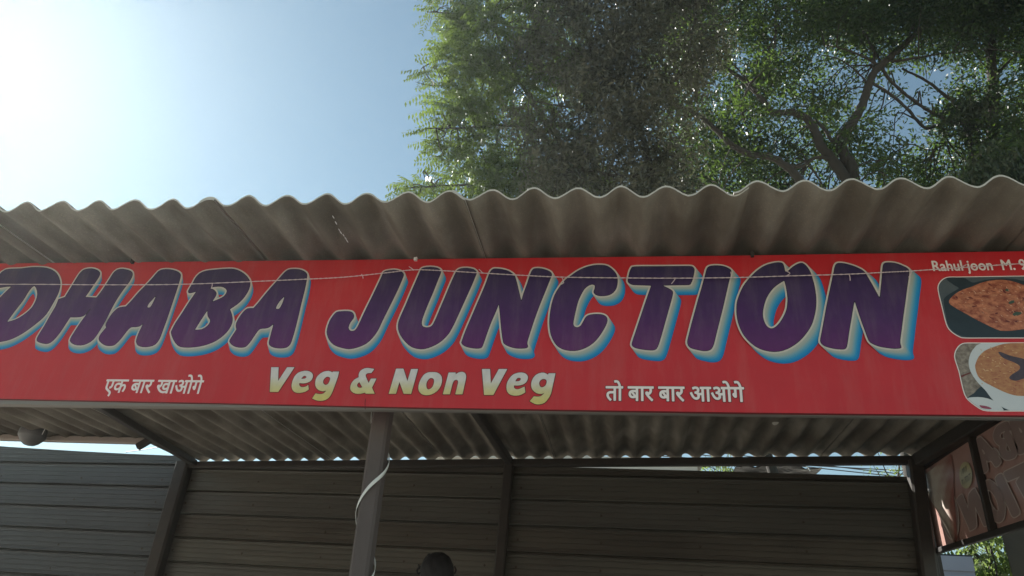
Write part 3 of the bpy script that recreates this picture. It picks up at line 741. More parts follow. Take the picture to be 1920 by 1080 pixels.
M_jute = mat('photo_jute_mat', (.30,.25,.20), .4, noise=(70, .3, (.12,.09,.07)))
M_chili = mat('photo_dark_chilli', (.035,.022,.035), .4, noise=(40, .4, (.08,.055,.065)))
M_onion = mat('photo_red_onion', (.28,.05,.09), .4)
picA = [(60,240),(75,180),(110,130),(165,90),(240,72),(350,72,1),(900,64),(1500,56),(2200,48),(2560,44),(2700,90),(2740,180),(2700,500),(2640,820),(2560,950),(2400,995),(1800,998),(1360,998),(800,998),(480,998),(400,985),(300,930),(225,860),(185,780),(150,650),(110,480),(75,340)]
LA = spline(crop_loop('P', picA)); inA = shape_inset(LA, .0032)
o = print_mesh('dish_photo', fill([LA]), .0012, M_cream, sign_root)
inn = lambda c, pts, d, m, nm, clip: poly_print(nm, c, pts, d, m, o, clip=clip)
print_mesh('photo_background', fill([inA]), .0018, M_slate, o)
inn('P', [(150,430),(170,385),(260,320),(380,250),(330,215),(220,140),(190,100),(240,85),(400,88),(470,95),(520,130),(600,165),(700,140),(850,112),(1050,100),(1250,115),(1400,150),(1900,170),(2300,300),(2480,470),(2480,700),(2300,870),(1900,960),(1500,985),(1000,985),(500,980),(300,900),(215,790),(185,650),(160,520)], .0024, M_pan, 'photo_pan', inA)
cu_pts = [(230,450),(250,405),(330,330),(440,270),(560,232),(680,180),(820,140),(1000,122),(1160,140),(1280,175),(1420,215),(1800,240),(2150,340),(2350,480),(2330,620),(2150,740),(1800,830),(1500,850),(1300,868),(1150,888),(1000,885),(880,840),(760,780),(620,710),(490,635),(370,570),(280,515),(240,480)]
Lc = spline(crop_loop('P', cu_pts))
poly_print('photo_curry', 'P', cu_pts, .0030, M_curry, o, clip=inA)
rs = random.Random(5)
mbs = {'a': MB(), 'b': MB(), 'c': MB()}
def blob(mb, c, cx, cy, rx, ry, rot, depth, jag=.25):
    n = 9; vs = []
    for k in range(n):
        a = 2*math.pi*k/n; r = 1 + rs.uniform(-jag, jag); x, y = math.cos(a)*rx*r, math.sin(a)*ry*r
        ox, oy, s = CROPS[c]; q = bp(ox+(cx+x*math.cos(rot)-y*math.sin(rot))/s, oy+(cy+x*math.sin(rot)+y*math.cos(rot))/s)
        vs.append((q[0], YB-depth, q[1]))
    mb.add(vs, [face_out(vs, tuple(range(n)))])
for i in range(150):
    cx, cy = rs.uniform(330, 2200), rs.uniform(190, 830)
    if cx < 700 and not (330 - (cx-330)*.35 < cy < 560 + (cx-330)*.42): continue
    if cx < 1000 and cy > 800 - (1000-cx)*.5: continue
    if i % 3: blob(mbs['a'], 'P', cx, cy, rs.uniform(18, 70), rs.uniform(7, 22), rs.uniform(-.3, .9), .0034 + i*2e-6)
    else: blob(mbs['b'], 'P', cx, cy, rs.uniform(14, 45), rs.uniform(5, 13), rs.uniform(-.3, .9), .0038 + i*2e-6)
mbs['d'] = MB()
for i in range(110):
    cx, cy = rs.uniform(380, 2200), rs.uniform(200, 820)
    if cx < 700 and not (340 - (cx-330)*.35 < cy < 540 + (cx-330)*.42): continue
    if cx < 1000 and cy > 790 - (1000-cx)*.5: continue
    blob(mbs['d'], 'P', cx, cy, rs.uniform(6, 28), rs.uniform(2.5, 6), rs.uniform(-.2, 1.0), .0042 + i*2e-6)
tag(mbs['d'].build('photo_highlights', mat('photo_curry_highlight', (.62,.36,.24), .4), o), kind='stuff')
for (cx, cy, rx, ry, r) in ((1245,630,65,32,-.15),(1165,465,50,22,-.4),(1100,280,34,20,.2),(1700,420,50,24,.4),(1950,600,45,22,-.3)): blob(mbs['c'], 'P', cx, cy, rx, ry, r, .0043)
tag(mbs['a'].build('photo_chunks', M_curry2, o), kind='stuff'); tag(mbs['b'].build('photo_shadows', M_cdark, o), kind='stuff'); tag(mbs['c'].build('photo_herbs', M_herb, o), kind='stuff')
picB = [(62,240),(75,170),(115,105),(170,65),(240,55),(400,55,1),(1008,52),(1800,48),(2250,45),(2400,110),(2430,250),(2380,600),(2320,850),(2200,960),(2000,985),(1500,985),(1008,985),(700,985),(560,985),(450,972),(350,915),(250,835),(200,760),(160,620),(120,440),(80,320)]
LB = spline(crop_loop('Q', picB)); inB = shape_inset(LB, .0032)
o = print_mesh('dish_photo', fill([LB]), .0012, M_cream, sign_root)
print_mesh('photo_background', fill([inB]), .0018, M_jute, o)
inn('Q', [(240,800),(330,740),(420,650),(500,700),(620,830),(800,970),(500,985),(300,880)], .0022, M_pan, 'photo_shadow', inB)
inn('Q', [(140,510),(210,480),(285,455),(290,470),(215,500),(160,530)], .0024, M_cdark, 'photo_crease', inB)
inn('Q', [(230,810),(330,793),(450,797),(570,830),(660,885),(730,965),(700,1000),(400,1000),(260,870)], .0026, M_bowl, 'photo_small_bowl', inB)
inn('Q', [(395,900),(430,905),(500,915),(580,950),(520,955),(430,940)], .0030, M_onion, 'photo_onion', inB)
inn('Q', [(420,70),(340,120),(285,200),(257,300),(265,400),(310,500),(390,610),(480,700),(600,850),(780,962),(1008,990),(1500,990),(1900,900),(2250,600),(2300,300),(2200,120),(1900,40),(1300,30),(700,40)], .0030, M_bowl, 'photo_bowl', inB)
inn('Q', [(345,400),(350,340),(390,250),(470,170),(600,115),(740,75),(1000,55),(1500,60),(1900,160),(2080,330),(2050,520),(1850,680),(1500,770),(1008,780),(850,765),(700,710),(560,640),(450,580),(380,510)], .0034, M_soup, 'photo_soup', inB)
inn('Q', [(650,183),(700,190),(800,230),(900,255),(1010,280),(1200,330),(1250,420),(1150,520),(1000,545),(900,575),(830,560),(800,530),(850,480),(920,440),(950,400),(930,360),(850,320),(760,285),(700,250)], .0038, M_chili, 'photo_chilli', inB)
mbx = MB()
for i in range(60):
    blob(mbx, 'Q', rs.uniform(420, 1900), rs.uniform(150, 690), rs.uniform(6, 26), rs.uniform(3, 8), rs.uniform(-.2, .8), .0036 + i*1e-6)
mby = MB()
for i in range(90): blob(mby, 'Q', rs.uniform(400, 1900), rs.uniform(110, 720), rs.uniform(5, 30), rs.uniform(3, 9), rs.uniform(-.2, .8), .00352 + i*5e-7)
tag(mby.build('photo_soup_flecks', mat('photo_soup_light', (.56,.34,.17), .4), o), kind='stuff')
o2 = tag(mbx.build('photo_spice_specks', mat('photo_spice', (.26,.055,.035), .4), o), kind='stuff')

# ---- twisted wire across the sign
wire_px = [(-500,534),(0,533),(200,534),(340,533),(470,528),(560,524),(640,520),(720,512),(775,506),(830,507.5),(905,512),(985,516.5),(1053,519.5),(1160,521),(1265,521.5),(1371,520.5),(1475,517.5),(1592,514),(1660,510.5),(1710,508),(1800,502),(1920,494),(2150,480)]
YW = YB - .022
base = smooth_line([at(x, y, YW) for x, y in wire_px], 14)
mb = MB()
for phs in (0, math.pi):
    pts = []
    for i, p in enumerate(base):
        a = i * 1.9 + phs; pts.append(p + Vector((0, math.cos(a), math.sin(a))) * .0013)
    mb.tube(pts, .0013, 5)
wo = mb.build('strung_wire', M_wire, None, True)
tag(wo, 'thin twisted pinkish white wire strung across the front of the red sign', 'wire')
mb = MB()
for (x0, y0, x1, y1) in ((1053,519,1057,530),(1057,530,1052,533),(1267,521,1259,532),(1371,520,1370,510),(1475,517,1481,513),(1481,512,1474,508),(1592,514,1594,526),(1710,508,1704,520),(678,514,681,522),(775,506,767,500),(905,512,898,505),(1800,502,1812,496),(398,531,396,541)):
    mb.tube([at(x0, y0, YW), at((x0+x1)/2+.7, (y0+y1)/2, YW-.003), at(x1, y1, YW+.006)], .0017, 5)
tag(mb.build('wire_tie', M_wire, wo), kind='stuff')

# ================================================================ SIDE BANNER (seen from behind, mirrored)
XS = 2.05
def sx_(px, py): d = ray(px, py); return CAM + d * ((XS - CAM.x) / d.x)
def sxo(px, py, dx): d = ray(px, py); return CAM + d * ((XS - dx - CAM.x) / d.x)
side = empty('side_banner', (XS, 4.6, 2.7), 'faded red printed banner seen mirrored from behind on the right side of the canopy', 'sign')
TL, BL = sx_(1727, 884), sx_(1748, 1034); DT, DB = sx_(1828, 819), sx_(1863, 998); RB, RT = sx_(2300, 880), None
def line_at(P, Q, y): t = (y - P.y)/(Q.y - P.y); return P + (Q - P)*t
yb_, yf_ = 5.77, 2.72
def top_z(y): return line_at(TL, DT, y).z
def bot_z(y): return line_at(BL, DB, y).z
M_back = mat('banner_reverse_red', (.42,.25,.21), .33, noise=(4, .7, (.34,.20,.17)), bump=(3, .5, .03), spec=.6)
M_backp = mat('banner_reverse_purple', (.31,.225,.205), .33, noise=(6, .6, (.25,.18,.165)), spec=.6)
M_backw = mat('banner_reverse_outline', (.54,.46,.42), .33, spec=.6)
M_backy = mat('banner_reverse_yellow', (.42,.38,.20), .33, spec=.6)
M_backt = mat('banner_reverse_text', (.13,.12,.07), .33, spec=.6)
vs = []; ns = 60
for i in range(ns+1):
    y = yb_ + (yf_-yb_)*i/ns
    for j in range(7):
        f = j/6; vs.append((XS + .004*math.sin(y*4+f*3), y, bot_z(y)+(top_z(y)-bot_z(y))*f))
fs = [(i*7+j, i*7+j+1, (i+1)*7+j+1, (i+1)*7+j) for i in range(ns) for j in range(6)]
mesh('flex_sheet', vs, fs, M_back, side, True)
def side_print(name, vf, mp, depth, m, parent):
    v, f = vf; vs3 = []
    for x, z in v:
        y, zz = mp(x, z); vs3.append((XS - .006 - depth, y, zz))
    def fo(q):
        a, b, c = (Vector(vs3[i]) for i in q[:3]); return q if (b-a).cross(c-a).x < 0 else q[::-1]
    return mesh(name, vs3, [fo(q) for q in f], m, parent)
# letters: N O I T ... mirrored in the lower row, A B A mirrored in the upper row
def place_side(idx, ya, yb, fa, fb):
    """letter idx between far y=ya and near y=yb, heights as fractions of the sheet; mirrored"""
    face, outl, edge = letters2d[idx]
    xsn = [p[0] for p in outl[0]]; zsn = [p[1] for p in outl[0]]; x0, x1, za, zb = min(xsn), max(xsn), min(zsn), max(zsn)
    def mp(x, z):
        t = (x-x0)/(x1-x0); y = yb + (ya-yb)*(1-t)      # right end of the letter lies nearer the back post
        y = ya + (yb-ya)*(1-t)
        f = fa + (fb-fa)*(z-za)/(zb-za); return y, bot_z(y) + (top_z(y)-bot_z(y))*f
    o = side_print('letter', face, mp, .0016, M_backp, side)
    side_print('letter_outline', outl, mp, .0010, M_backw, o)
sy = lambda px, py: sx_(px, py).y
place_side(12, sy(1800,960), sy(1857,960), .07, .50)      # N
place_side(11, sy(1848,955), sy(1889,950), .06, .52)      # O
place_side(10, sy(1878,945), sy(1913,945), .06, .52)      # I
place_side(9,  sy(1893,930), sy(1960,930), .06, .52)      # T
yn = sy(1968, 920)
for idx, w in ((8,.36),(7,.36),(6,.34),(5,.30)):
    place_side(idx, yn, yn - w, .06, .52); yn -= w - .03
ya2 = sy(1832, 850)
for idx, w in ((4,.30),(3,.26),(2,.30),(1,.32),(0,.30)):
    place_side(idx, ya2, ya2 - w, .58, .97); ya2 -= w - .04
# yellow disc with two lines of worn lettering
dc = sx_(1813, 891); 
def disc(r, zr, depth, m, nm, par, cy=None, cz=None):
    cy = dc.y if cy is None else cy; cz = dc.z if cz is None else cz
    vs = [(XS-.006-depth, cy+math.cos(a)*r, cz+math.sin(a)*zr) for a in np.linspace(0, 2*math.pi, 33)[:-1]]
    return mesh(nm, vs, [tuple(range(32))], m, par)
do = disc(.098, .078, .0014, M_backy, 'yellow_disc', side)
mb = MB(); rs2 = random.Random(3)
for row, (z0, y0, n, h) in enumerate(((.012, .055, 6, .036), (-.045, .07, 9, .036))):
    for i in range(n):
        y = dc.y + y0 - i*.0165; z = dc.z + z0 + rs2.uniform(-.002, .002)
        mb.add([(XS-.0085, y, z), (XS-.0085, y-.005, z), (XS-.0085, y-.005+rs2.uniform(-.006,.006), z+h), (XS-.0085, y+rs2.uniform(-.004,.004), z+h)], [(0,1,2,3)])
        if rs2.random() < .6: mb.add([(XS-.0087, y, z+h*.8), (XS-.0087, y-.014, z+h*.8), (XS-.0087, y-.014, z+h), (XS-.0087, y, z+h)], [(0,1,2,3)])
tag(mb.build('worn_lettering', M_backt, do), kind='stuff')
pc = sx_(1782, 962)
dq = disc(.15, .17, .0012, M_backw, 'plate_outline', side, pc.y, pc.z + .0); disc(.14, .158, .0018, M_backp, 'plate_print', side, pc.y, pc.z)
# loose flap of the flex, glare painted as a pale ramp, between the torn curled edge and the plate print
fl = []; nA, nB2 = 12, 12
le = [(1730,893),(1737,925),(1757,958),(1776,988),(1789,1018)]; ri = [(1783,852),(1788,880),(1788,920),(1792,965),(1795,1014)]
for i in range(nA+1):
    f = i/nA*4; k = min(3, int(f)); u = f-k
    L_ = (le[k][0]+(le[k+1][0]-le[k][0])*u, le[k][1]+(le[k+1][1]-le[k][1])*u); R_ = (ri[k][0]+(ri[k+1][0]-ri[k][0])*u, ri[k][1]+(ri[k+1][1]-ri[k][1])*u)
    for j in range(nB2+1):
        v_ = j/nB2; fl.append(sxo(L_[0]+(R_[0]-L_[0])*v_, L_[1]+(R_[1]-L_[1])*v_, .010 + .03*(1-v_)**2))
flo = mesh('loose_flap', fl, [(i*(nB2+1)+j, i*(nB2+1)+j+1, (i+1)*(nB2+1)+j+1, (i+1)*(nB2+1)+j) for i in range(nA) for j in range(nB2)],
     attr_ramp_mat('flex_glare', 't', [(0, (.62,.60,.55)), (.35, (.50,.46,.40)), (.7, (.34,.22,.18)), (1, (.27,.10,.08))], .3), side, True)
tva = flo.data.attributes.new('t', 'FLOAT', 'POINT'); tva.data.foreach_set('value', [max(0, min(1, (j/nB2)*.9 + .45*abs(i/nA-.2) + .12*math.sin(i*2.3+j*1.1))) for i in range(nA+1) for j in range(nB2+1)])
# frame of the side banner
mb = MB(); a = line_at(BL, DB, yb_ + .02); b = line_at(BL, DB, yf_); mb.bar(a + Vector((-.01,0,-.012)), b + Vector((-.01,0,-.012)), .035, .035); mb.build('frame_tube', M_steel, side)
mb = MB(); a = line_at(TL, DT, yb_ + .02); b = line_at(TL, DT, yf_); mb.bar(a + Vector((-.01,0,.012)), b + Vector((-.01,0,.012)), .035, .035); mb.build('frame_tube', M_steel, side)
for y in (DT.y - .01, DT.y - 1.05):
    mb = MB(); mb.bar((XS-.022, y, bot_z(y)), (XS-.022, y, top_z(y)), .045, .03, up=(0,1,0)); mb.build('frame_stile', M_steel, side)
# curled white torn edge of the flex hanging inside
mb_pts = [sxo(x, y, .044) for x, y in ((1730,893),(1737,925),(1757,958),(1776,988),(1789,1018))]
pts = smooth_line(mb_pts, 6); vs = []
for i, p in enumerate(pts):
    t = i/(len(pts)-1); w = .008 + .020*math.sin(math.pi*min(1, max(0, (t-.45)/.55)))**2 if t > .45 else .008
    vs += [p + Vector((0, w, 0)), p + Vector((-.006, -w*.3, .002))]
mesh('curled_edge', vs, [(2*i, 2*i+1, 2*i+3, 2*i+2) for i in range(len(pts)-1)], mat('flex_white_edge', (.8,.74,.66), .4), side)

# ================================================================ THINGS UNDER THE CANOPY
# dome lamp hanging in the left bay
lc = at(62, 812, 5.45)
lamp = empty('pendant_lamp', (lc.x, lc.y, lc.z - .1), 'round dark unlit dome lamp hanging below the left end of the canopy', 'lamp')
pr = [(0.0,.13),(.03,.128),(.06,.115),(.085,.085),(.10,.03),(.103,-.03),(.098,-.035),(.07,-.075),(.04,-.095),(0.0,-.10)]
vs = []; n = 24
for r, z in pr: vs += [(lc.x + r*math.cos(2*math.pi*k/n), lc.y + r*math.sin(2*math.pi*k/n), lc.z + z) for k in range(n)]
fs = [(i*n+k, i*n+(k+1)%n, (i+1)*n+(k+1)%n, (i+1)*n+k) for i in range(len(pr)-1) for k in range(n)]
mesh('lamp_shade', vs, fs, mat('grey_enamel', (.09,.09,.09), .35), lamp, True)
mb = MB(); mb.tube([lc + Vector((0,0,.12)), Vector((lc.x, lc.y, roof_z(lc.x, lc.y)))], .006, 6); mb.build('lamp_cord', M_steel, lamp)
mb = MB(); mb.tube([lc + Vector((.108,-.03,-.02)), lc + Vector((.122,-.03,.07))], .003, 5); mb.build('lamp_glint', M_white, lamp)  # white sliver painting the glint on the right edge of the shade

# person standing on the plinth, only the top of the head shows above the frame edge
def person():
    hc = at(820.5, 1077, 5.0); hx, hy = hc.x, 5.0; top = at(820, 1037, 5.0).z
    H = top - .8
    root = empty('person', (hx, hy, .8), 'dark haired person under the canopy seen from behind, only the top of the head showing', 'person')
    J = {'pelvis':(0,0,.53),'chest':(0,.01,.70),'neck':(0,.0,.835),'head':(0,-.01,.93),
         'hipL':(-.055,0,.50),'kneeL':(-.06,-.01,.28),'ankL':(-.062,.015,.045),'toeL':(-.066,.11,.012),
         'hipR':(.055,0,.50),'kneeR':(.062,-.02,.28),'ankR':(.066,.01,.045),'toeR':(.075,.11,.012),
         'shL':(-.11,.01,.80),'elL':(-.145,.02,.63),'wrL':(-.15,-.03,.475),'hdL':(-.15,-.045,.425),
         'shR':(.11,.01,.80),'elR':(.145,.02,.63),'wrR':(.15,-.03,.475),'hdR':(.15,-.045,.425)}
    Rr = {'pelvis':.085,'chest':.085,'neck':.032,'head':.05,'hip':.052,'knee':.034,'ank':.022,'toe':.018,'sh':.032,'el':.024,'wr':.016,'hd':.02}
    ed = [('pelvis','chest'),('chest','neck'),('neck','head')] + [e for s in 'LR' for e in (('pelvis','hip'+s),('hip'+s,'knee'+s),('knee'+s,'ank'+s),('ank'+s,'toe'+s),('chest','sh'+s),('sh'+s,'el'+s),('el'+s,'wr'+s),('wr'+s,'hd'+s))]
    names = list(J); V = [Vector(J[k])*H for k in names]; E_ = [(names.index(a), names.index(b)) for a, b in ed]
    rad = [Rr[k if k in Rr else k[:-1]]*H for k in names]
    # fingers as short chains
    for s, w in (('L', names.index('hdL')), ('R', names.index('hdR'))):
        sg = -1 if s == 'L' else 1
        for q in range(4):
            b = V[w]; a = len(V); off = Vector((0, (q-1.5)*.020, 0))
            V += [b + off + Vector((0, 0, -.045)), b + off*1.1 + Vector((-sg*.012, 0, -.085+abs(q-1.5)*.006))]; rad += [.009, .0075]; E_ += [(w, a), (a, a+1)]
        a = len(V); b = V[w]; V += [b + Vector((-sg*.02, -.035, .0)), b + Vector((-sg*.025, -.055, -.03))]; rad += [.010, .008]; E_ += [(w, a), (a, a+1)]
    me = bpy.data.meshes.new('body'); me.from_pydata([tuple(v + Vector((hx, hy, .8))) for v in V], E_, [])
    o = bpy.data.objects.new('body', me); C.objects.link(o)
    m1 = o.modifiers.new('skin', 'SKIN'); m2 = o.modifiers.new('sub', 'SUBSURF'); m2.levels = 2; m2.render_levels = 2
    for i, sv in enumerate(me.skin_vertices[0].data): sv.radius = (rad[i], rad[i]*.85); sv.use_root = (i == 0)
    dg = bpy.context.evaluated_depsgraph_get(); bm_ = bpy.data.meshes.new_from_object(o.evaluated_get(dg)); bpy.data.objects.remove(o)
    bm_.materials.clear(); bm_.shade_smooth()
    link_mesh('body', bm_, mat('skin', (.30,.17,.11), .6), root)
    def ell(name, c, r, m, segs=20, jag=0, seed=1, zmin=-9):
        bmx = bmesh.new(); bmesh.ops.create_uvsphere(bmx, u_segments=segs*2, v_segments=segs, radius=1)
        q = random.Random(seed)
        for v in bmx.verts:
            k = 1 + jag*math.sin(v.co.x*9+seed)*math.sin(v.co.y*8)*math.sin(v.co.z*7) + jag*.45*(q.random()-.5)
            if v.co.z < zmin: v.co.z = zmin
            v.co = Vector((v.co.x*r[0]*k, v.co.y*r[1]*k, v.co.z*r[2]*k)) + c
        m_ = bpy.data.meshes.new(name); bmx.to_mesh(m_); bmx.free(); m_.shade_smooth(); return link_mesh(name, m_, m, root)
    hcz = Vector((hx, hy, top - .125))
    ell('head', hcz + Vector((0, .004, -.012)), (.076, .095, .112), mat('skin_face', (.30,.17,.11), .6))
    ell('nose', hcz + Vector((0, .100, -.02)), (.013, .016, .022), bpy.data.materials['skin_face'], 8)
    ell('mouth', hcz + Vector((0, .092, -.062)), (.024, .006, .007), mat('lips', (.25,.08,.07), .5), 8)
    for s in (-1, 1):
        ell('ear', hcz + Vector((s*.078, .0, -.015)), (.010, .018, .03), bpy.data.materials['skin_face'], 8)
        ell('eye', hcz + Vector((s*.032, .088, .005)), (.013, .006, .007), mat('eye_dark', (.03,.02,.02), .2), 8)
    M_hair = mat('black_hair', (.006,.006,.008), .8, noise=(30, .5, (.02,.02,.024)), bump=(45, .6, .008), scale_vec=(1,1,.3))
    ell('hair', hcz + Vector((0, -.022, .008)), (.104, .112, .118), M_hair, 28, .055, 2)
    for pxs in (((797,1052),(800,1046),(803,1040),(806,1039)), ((789,1063),(785,1061),(785,1058)), ((792,1066),(785,1065),(782,1070),(784,1075),(788,1073)), ((852,1062),(855,1069),(852,1076))):
        mb = MB(); mb.tube(smooth_line([at(x, y, 4.97) for x, y in pxs], 4), .0055, 6); mb.build('curl', M_hair, root, True)
    # kurta and trousers
    M_k = mat('grey_cotton', (.18,.18,.2), .85)
    vs = []; n = 20
    for z, rx, ry in ((.34,.115,.095),(.45,.108,.09),(.55,.098,.08),(.65,.095,.078),(.74,.102,.08),(.80,.105,.072),(.825,.06,.05),(.84,.038,.038)):
        vs += [(hx+rx*H*math.cos(2*math.pi*k/n), hy+ry*H*math.sin(2*math.pi*k/n), .8+z*H) for k in range(n)]
    mesh('kurta', vs, [(i*n+k, i*n+(k+1)%n, (i+1)*n+(k+1)%n, (i+1)*n+k) for i in range(7) for k in range(n)], M_k, root, True)
    for s in (-1, 1):
        mb = MB(); mb.tube([(hx+s*.11*H, hy, .8+.80*H), (hx+s*.132*H, hy+.01, .8+.71*H), (hx+s*.147*H, hy+.02*H, .8+.62*H)], [.048*H, .042*H, .038*H], 12); mb.build('sleeve', M_k, root, True)
        mb = MB(); mb.tube([(hx+s*.05*H, hy, .8+.50*H), (hx+s*.06*H, hy-.01*H, .8+.28*H), (hx+s*.064*H, hy+.012*H, .8+.05*H)], [.07*H, .052*H, .036*H], 12); mb.build('trouser_leg', M_k, root, True)
person()

# ================================================================ BEYOND THE WALL
# white neighbour building, its flank ends above the middle of the wall
na, nb_ = at(960, 884, 9.0), at(1308, 884, 9.0)
nz = at(1150, 868, 9.0).z
nbld = empty('neighbour_building', ((na.x+nb_.x)/2, 10, 0), 'plain white building whose parapet shows in the slot above the rear wall', 'building')
mb = MB(); mb.box((na.x-1, 9.0, 0), (nb_.x, 13, nz)); mb.build('wall', M_wall, nbld)
mb = MB(); mb.box((na.x-1.05, 8.95, nz), (nb_.x+.05, 13.05, nz+.06)); mb.build('coping', M_wall, nbld)
# shed with black tarpaulin
p = at(1398, 884, 8.2); q = at(1534, 884, 8.2)
shed = empty('tarpaulin_shed', ((p.x+q.x)/2, 8.8, 0), 'low shed under a black tarpaulin behind the rear wall, right of the white building', 'shed')
mb = MB(); mb.box((p.x, 8.25, 0), (q.x-.05, 9.6, p.z-.15)); mb.build('wall', mat('dark_boards', (.05,.04,.035), .9), shed)
vs = []; n = 10
for i in range(n+1):
    for j in range(n+1):
        x = p.x-.08 + (q.x-p.x+.1)*i/n; y = 8.1 + 1.7*j/n
        vs.append((x, y, p.z + .06 + .12*math.sin(j/n*3.1) - .08*abs(i/n-.5) + .02*math.sin(i*2.1+j*1.3)))
base_n = len(vs); vs += [(v[0], v[1], v[2]-.012) for v in vs]
fs = [(i*(n+1)+j, (i+1)*(n+1)+j, (i+1)*(n+1)+j+1, i*(n+1)+j+1) for i in range(n) for j in range(n)]
fs += [tuple(k+base_n for k in f[::-1]) for f in fs]
mesh('tarpaulin', vs, fs, M_tarp, shed)
mb = MB(); mb.tube([at(1509, 871, 8.0), at(1514, 876, 8.0), at(1519, 883, 8.0)], .006, 5); mb.build('rope', M_white, shed); mb = MB(); mb.tube([at(1440, 878, 8.0), at(1457, 872, 8.0)], .004, 5); mb.build('rope', M_white, shed)
# overhead wires
for i, (ya, yb2) in enumerate(((871.5, 886), (874, 881), (878, 891.5))):
    a = at(1535, ya, 16); b = at(1662, yb2, 16); d = (b - a)/(b.x - a.x)
    mb = MB(); pts = []
    for k in range(25):
        x = a.x - 9 + k*1.1; pq = a + d*(x - a.x); pts.append(pq + Vector((0, 0, .002*((x-a.x)-(b.x-a.x)/2)**2)))
    mb.tube(pts, .011, 5)
    wlab = ['highest', 'middle', 'lowest'][i]
    tag(mb.build('power_line', M_steel, None), wlab + ' of three thin overhead wires crossing the sky slot above the rear wall', 'wire', 'overhead wires behind the wall')
# blue grey clad wall beyond the side banner
na2 = at(1690, 1030, 7.4); nb2 = at(1822, 1040, 7.4)
nw = empty('side_shutter', ((na2.x+nb2.x)/2, 7.4, 0), 'pale blue grey ribbed metal shutter seen below the side banner', 'shutter')
M_bl = mat('blue_grey_metal', (.48,.51,.60), .5, .1, noise=(5, .5, (.42,.45,.53)))
M_bd = mat('dark_shadow_gap', (.05,.05,.06), .7)
zt = 3.15
for k in range(20):
    z = zt - k*.155
    if z < .1: break
    mb = MB(); x1 = nb2.x
    mb.box((na2.x-.6, 7.40, z-.12), (x1, 7.43, z)); mb.box((na2.x-.6, 7.415, z-.155), (x1, 7.43, z-.12))
    mb.build('slat', M_bl, nw)
mb = MB(); mb.box((na2.x-.62, 7.432, 0), (nb2.x+.01, 7.47, zt+.02)); mb.build('backing', M_bd, nw)
# brown canvas sheet hanging at the right
ca = at(1886, 1015, 6.2)
cv = []; n = 12
for i in range(n+1):
    for j in range(n+1):
        x = ca.x + i*.16; z = 0.2 + (at(1900, 1006, 6.2).z + .5 - .2)*j/n
        cv.append((x + .02*math.sin(j*.9), 6.2 + .05*math.sin(i*1.4 + j*.2), z))
base_n = len(cv); cv += [(v[0], v[1]+.01, v[2]) for v in cv]
fs = [(i*(n+1)+j, (i+1)*(n+1)+j, (i+1)*(n+1)+j+1, i*(n+1)+j+1) for i in range(n) for j in range(n)]
fs += [tuple(k+base_n for k in f[::-1]) for f in fs]
cvo = mesh('canvas_sheet', cv, fs, M_tarp2, None, True)
tag(cvo, 'dark olive brown canvas sheet hanging in the lower right corner below the side banner', 'canvas')

# ================================================================ TREES
LS = 0.88
def leaf_cloud(name, parent, sprays, template, m, seed=1):
    """sprays: list of (pos, yaw, tilt, roll, scale, tint); template: (L,4,3) leaf quads"""
    q = np.random.default_rng(seed); S = len(sprays); T = template.shape[0]; template = template*LS
    pos = np.array([s[0] for s in sprays]); yaw, tilt, roll, scl, tin = (np.array([s[i] for s in sprays]) for i in range(1, 6))
    cy, sy_, ct, st, cr, sr = np.cos(yaw), np.sin(yaw), np.cos(tilt), np.sin(tilt), np.cos(roll), np.sin(roll)
    o1 = np.zeros(S); one = np.ones(S)
    Rx = np.stack([one,o1,o1, o1,cr,-sr, o1,sr,cr], 1).reshape(S,3,3)
    Ry = np.stack([ct,o1,st, o1,one,o1, -st,o1,ct], 1).reshape(S,3,3)
    Rz = np.stack([cy,-sy_,o1, sy_,cy,o1, o1,o1,one], 1).reshape(S,3,3)
    RR = Rz @ Ry @ Rx
    V = np.einsum('sij,lkj->slki', RR, template) * scl[:,None,None,None] + pos[:,None,None,:]
    V += q.normal(0, .003, (S,T,1,3))
    nL = S*T
    me = bpy.data.meshes.new(name)
    me.vertices.add(nL*4); me.vertices.foreach_set('co', V.reshape(-1).astype(np.float32))
    me.loops.add(nL*4); me.loops.foreach_set('vertex_index', np.arange(nL*4, dtype=np.int32))
    me.polygons.add(nL); me.polygons.foreach_set('loop_start', np.arange(0, nL*4, 4, dtype=np.int32))
    me.update(calc_edges=True)
    a = me.attributes.new('tint', 'FLOAT', 'FACE')
    a.data.foreach_set('value', np.clip(np.repeat(tin, T) + q.normal(0, .12, nL), 0, 1).astype(np.float32))
    o = bpy.data.objects.new(name, me); C.objects.link(o); me.materials.append(m)
    if parent: o.parent = parent; me.transform(world_mat(parent).inverted())
    o['kind'] = 'stuff'
    return o
def tmpl_pinnate(n=8, rachis=.36, ll=.088, lw=.028, droop=.9):
    """leaf stalk along +X with paired hanging leaflets"""
    q = random.Random(2); out = []
    for i in range(n):
        x = rachis*(i+.7)/n; z = -.10*(x/rachis)**2*rachis*2
        for s in (-1, 1):
            L = ll*(1 - .35*abs(i/n - .45))*q.uniform(.85, 1.1); a = q.uniform(.5, .9)
            d = Vector((.35, s*math.cos(droop*a), -math.sin(droop*a)*1.3)).normalized(); w = Vector((1, 0, 0)) - d*d.x; w = w.normalized()*lw/2
            b = Vector((x, 0, z)); mid = b + d*L*.42 + Vector((0,0,.004))
            out.append([b, mid + w, b + d*L, mid - w])
    return np.array(out)
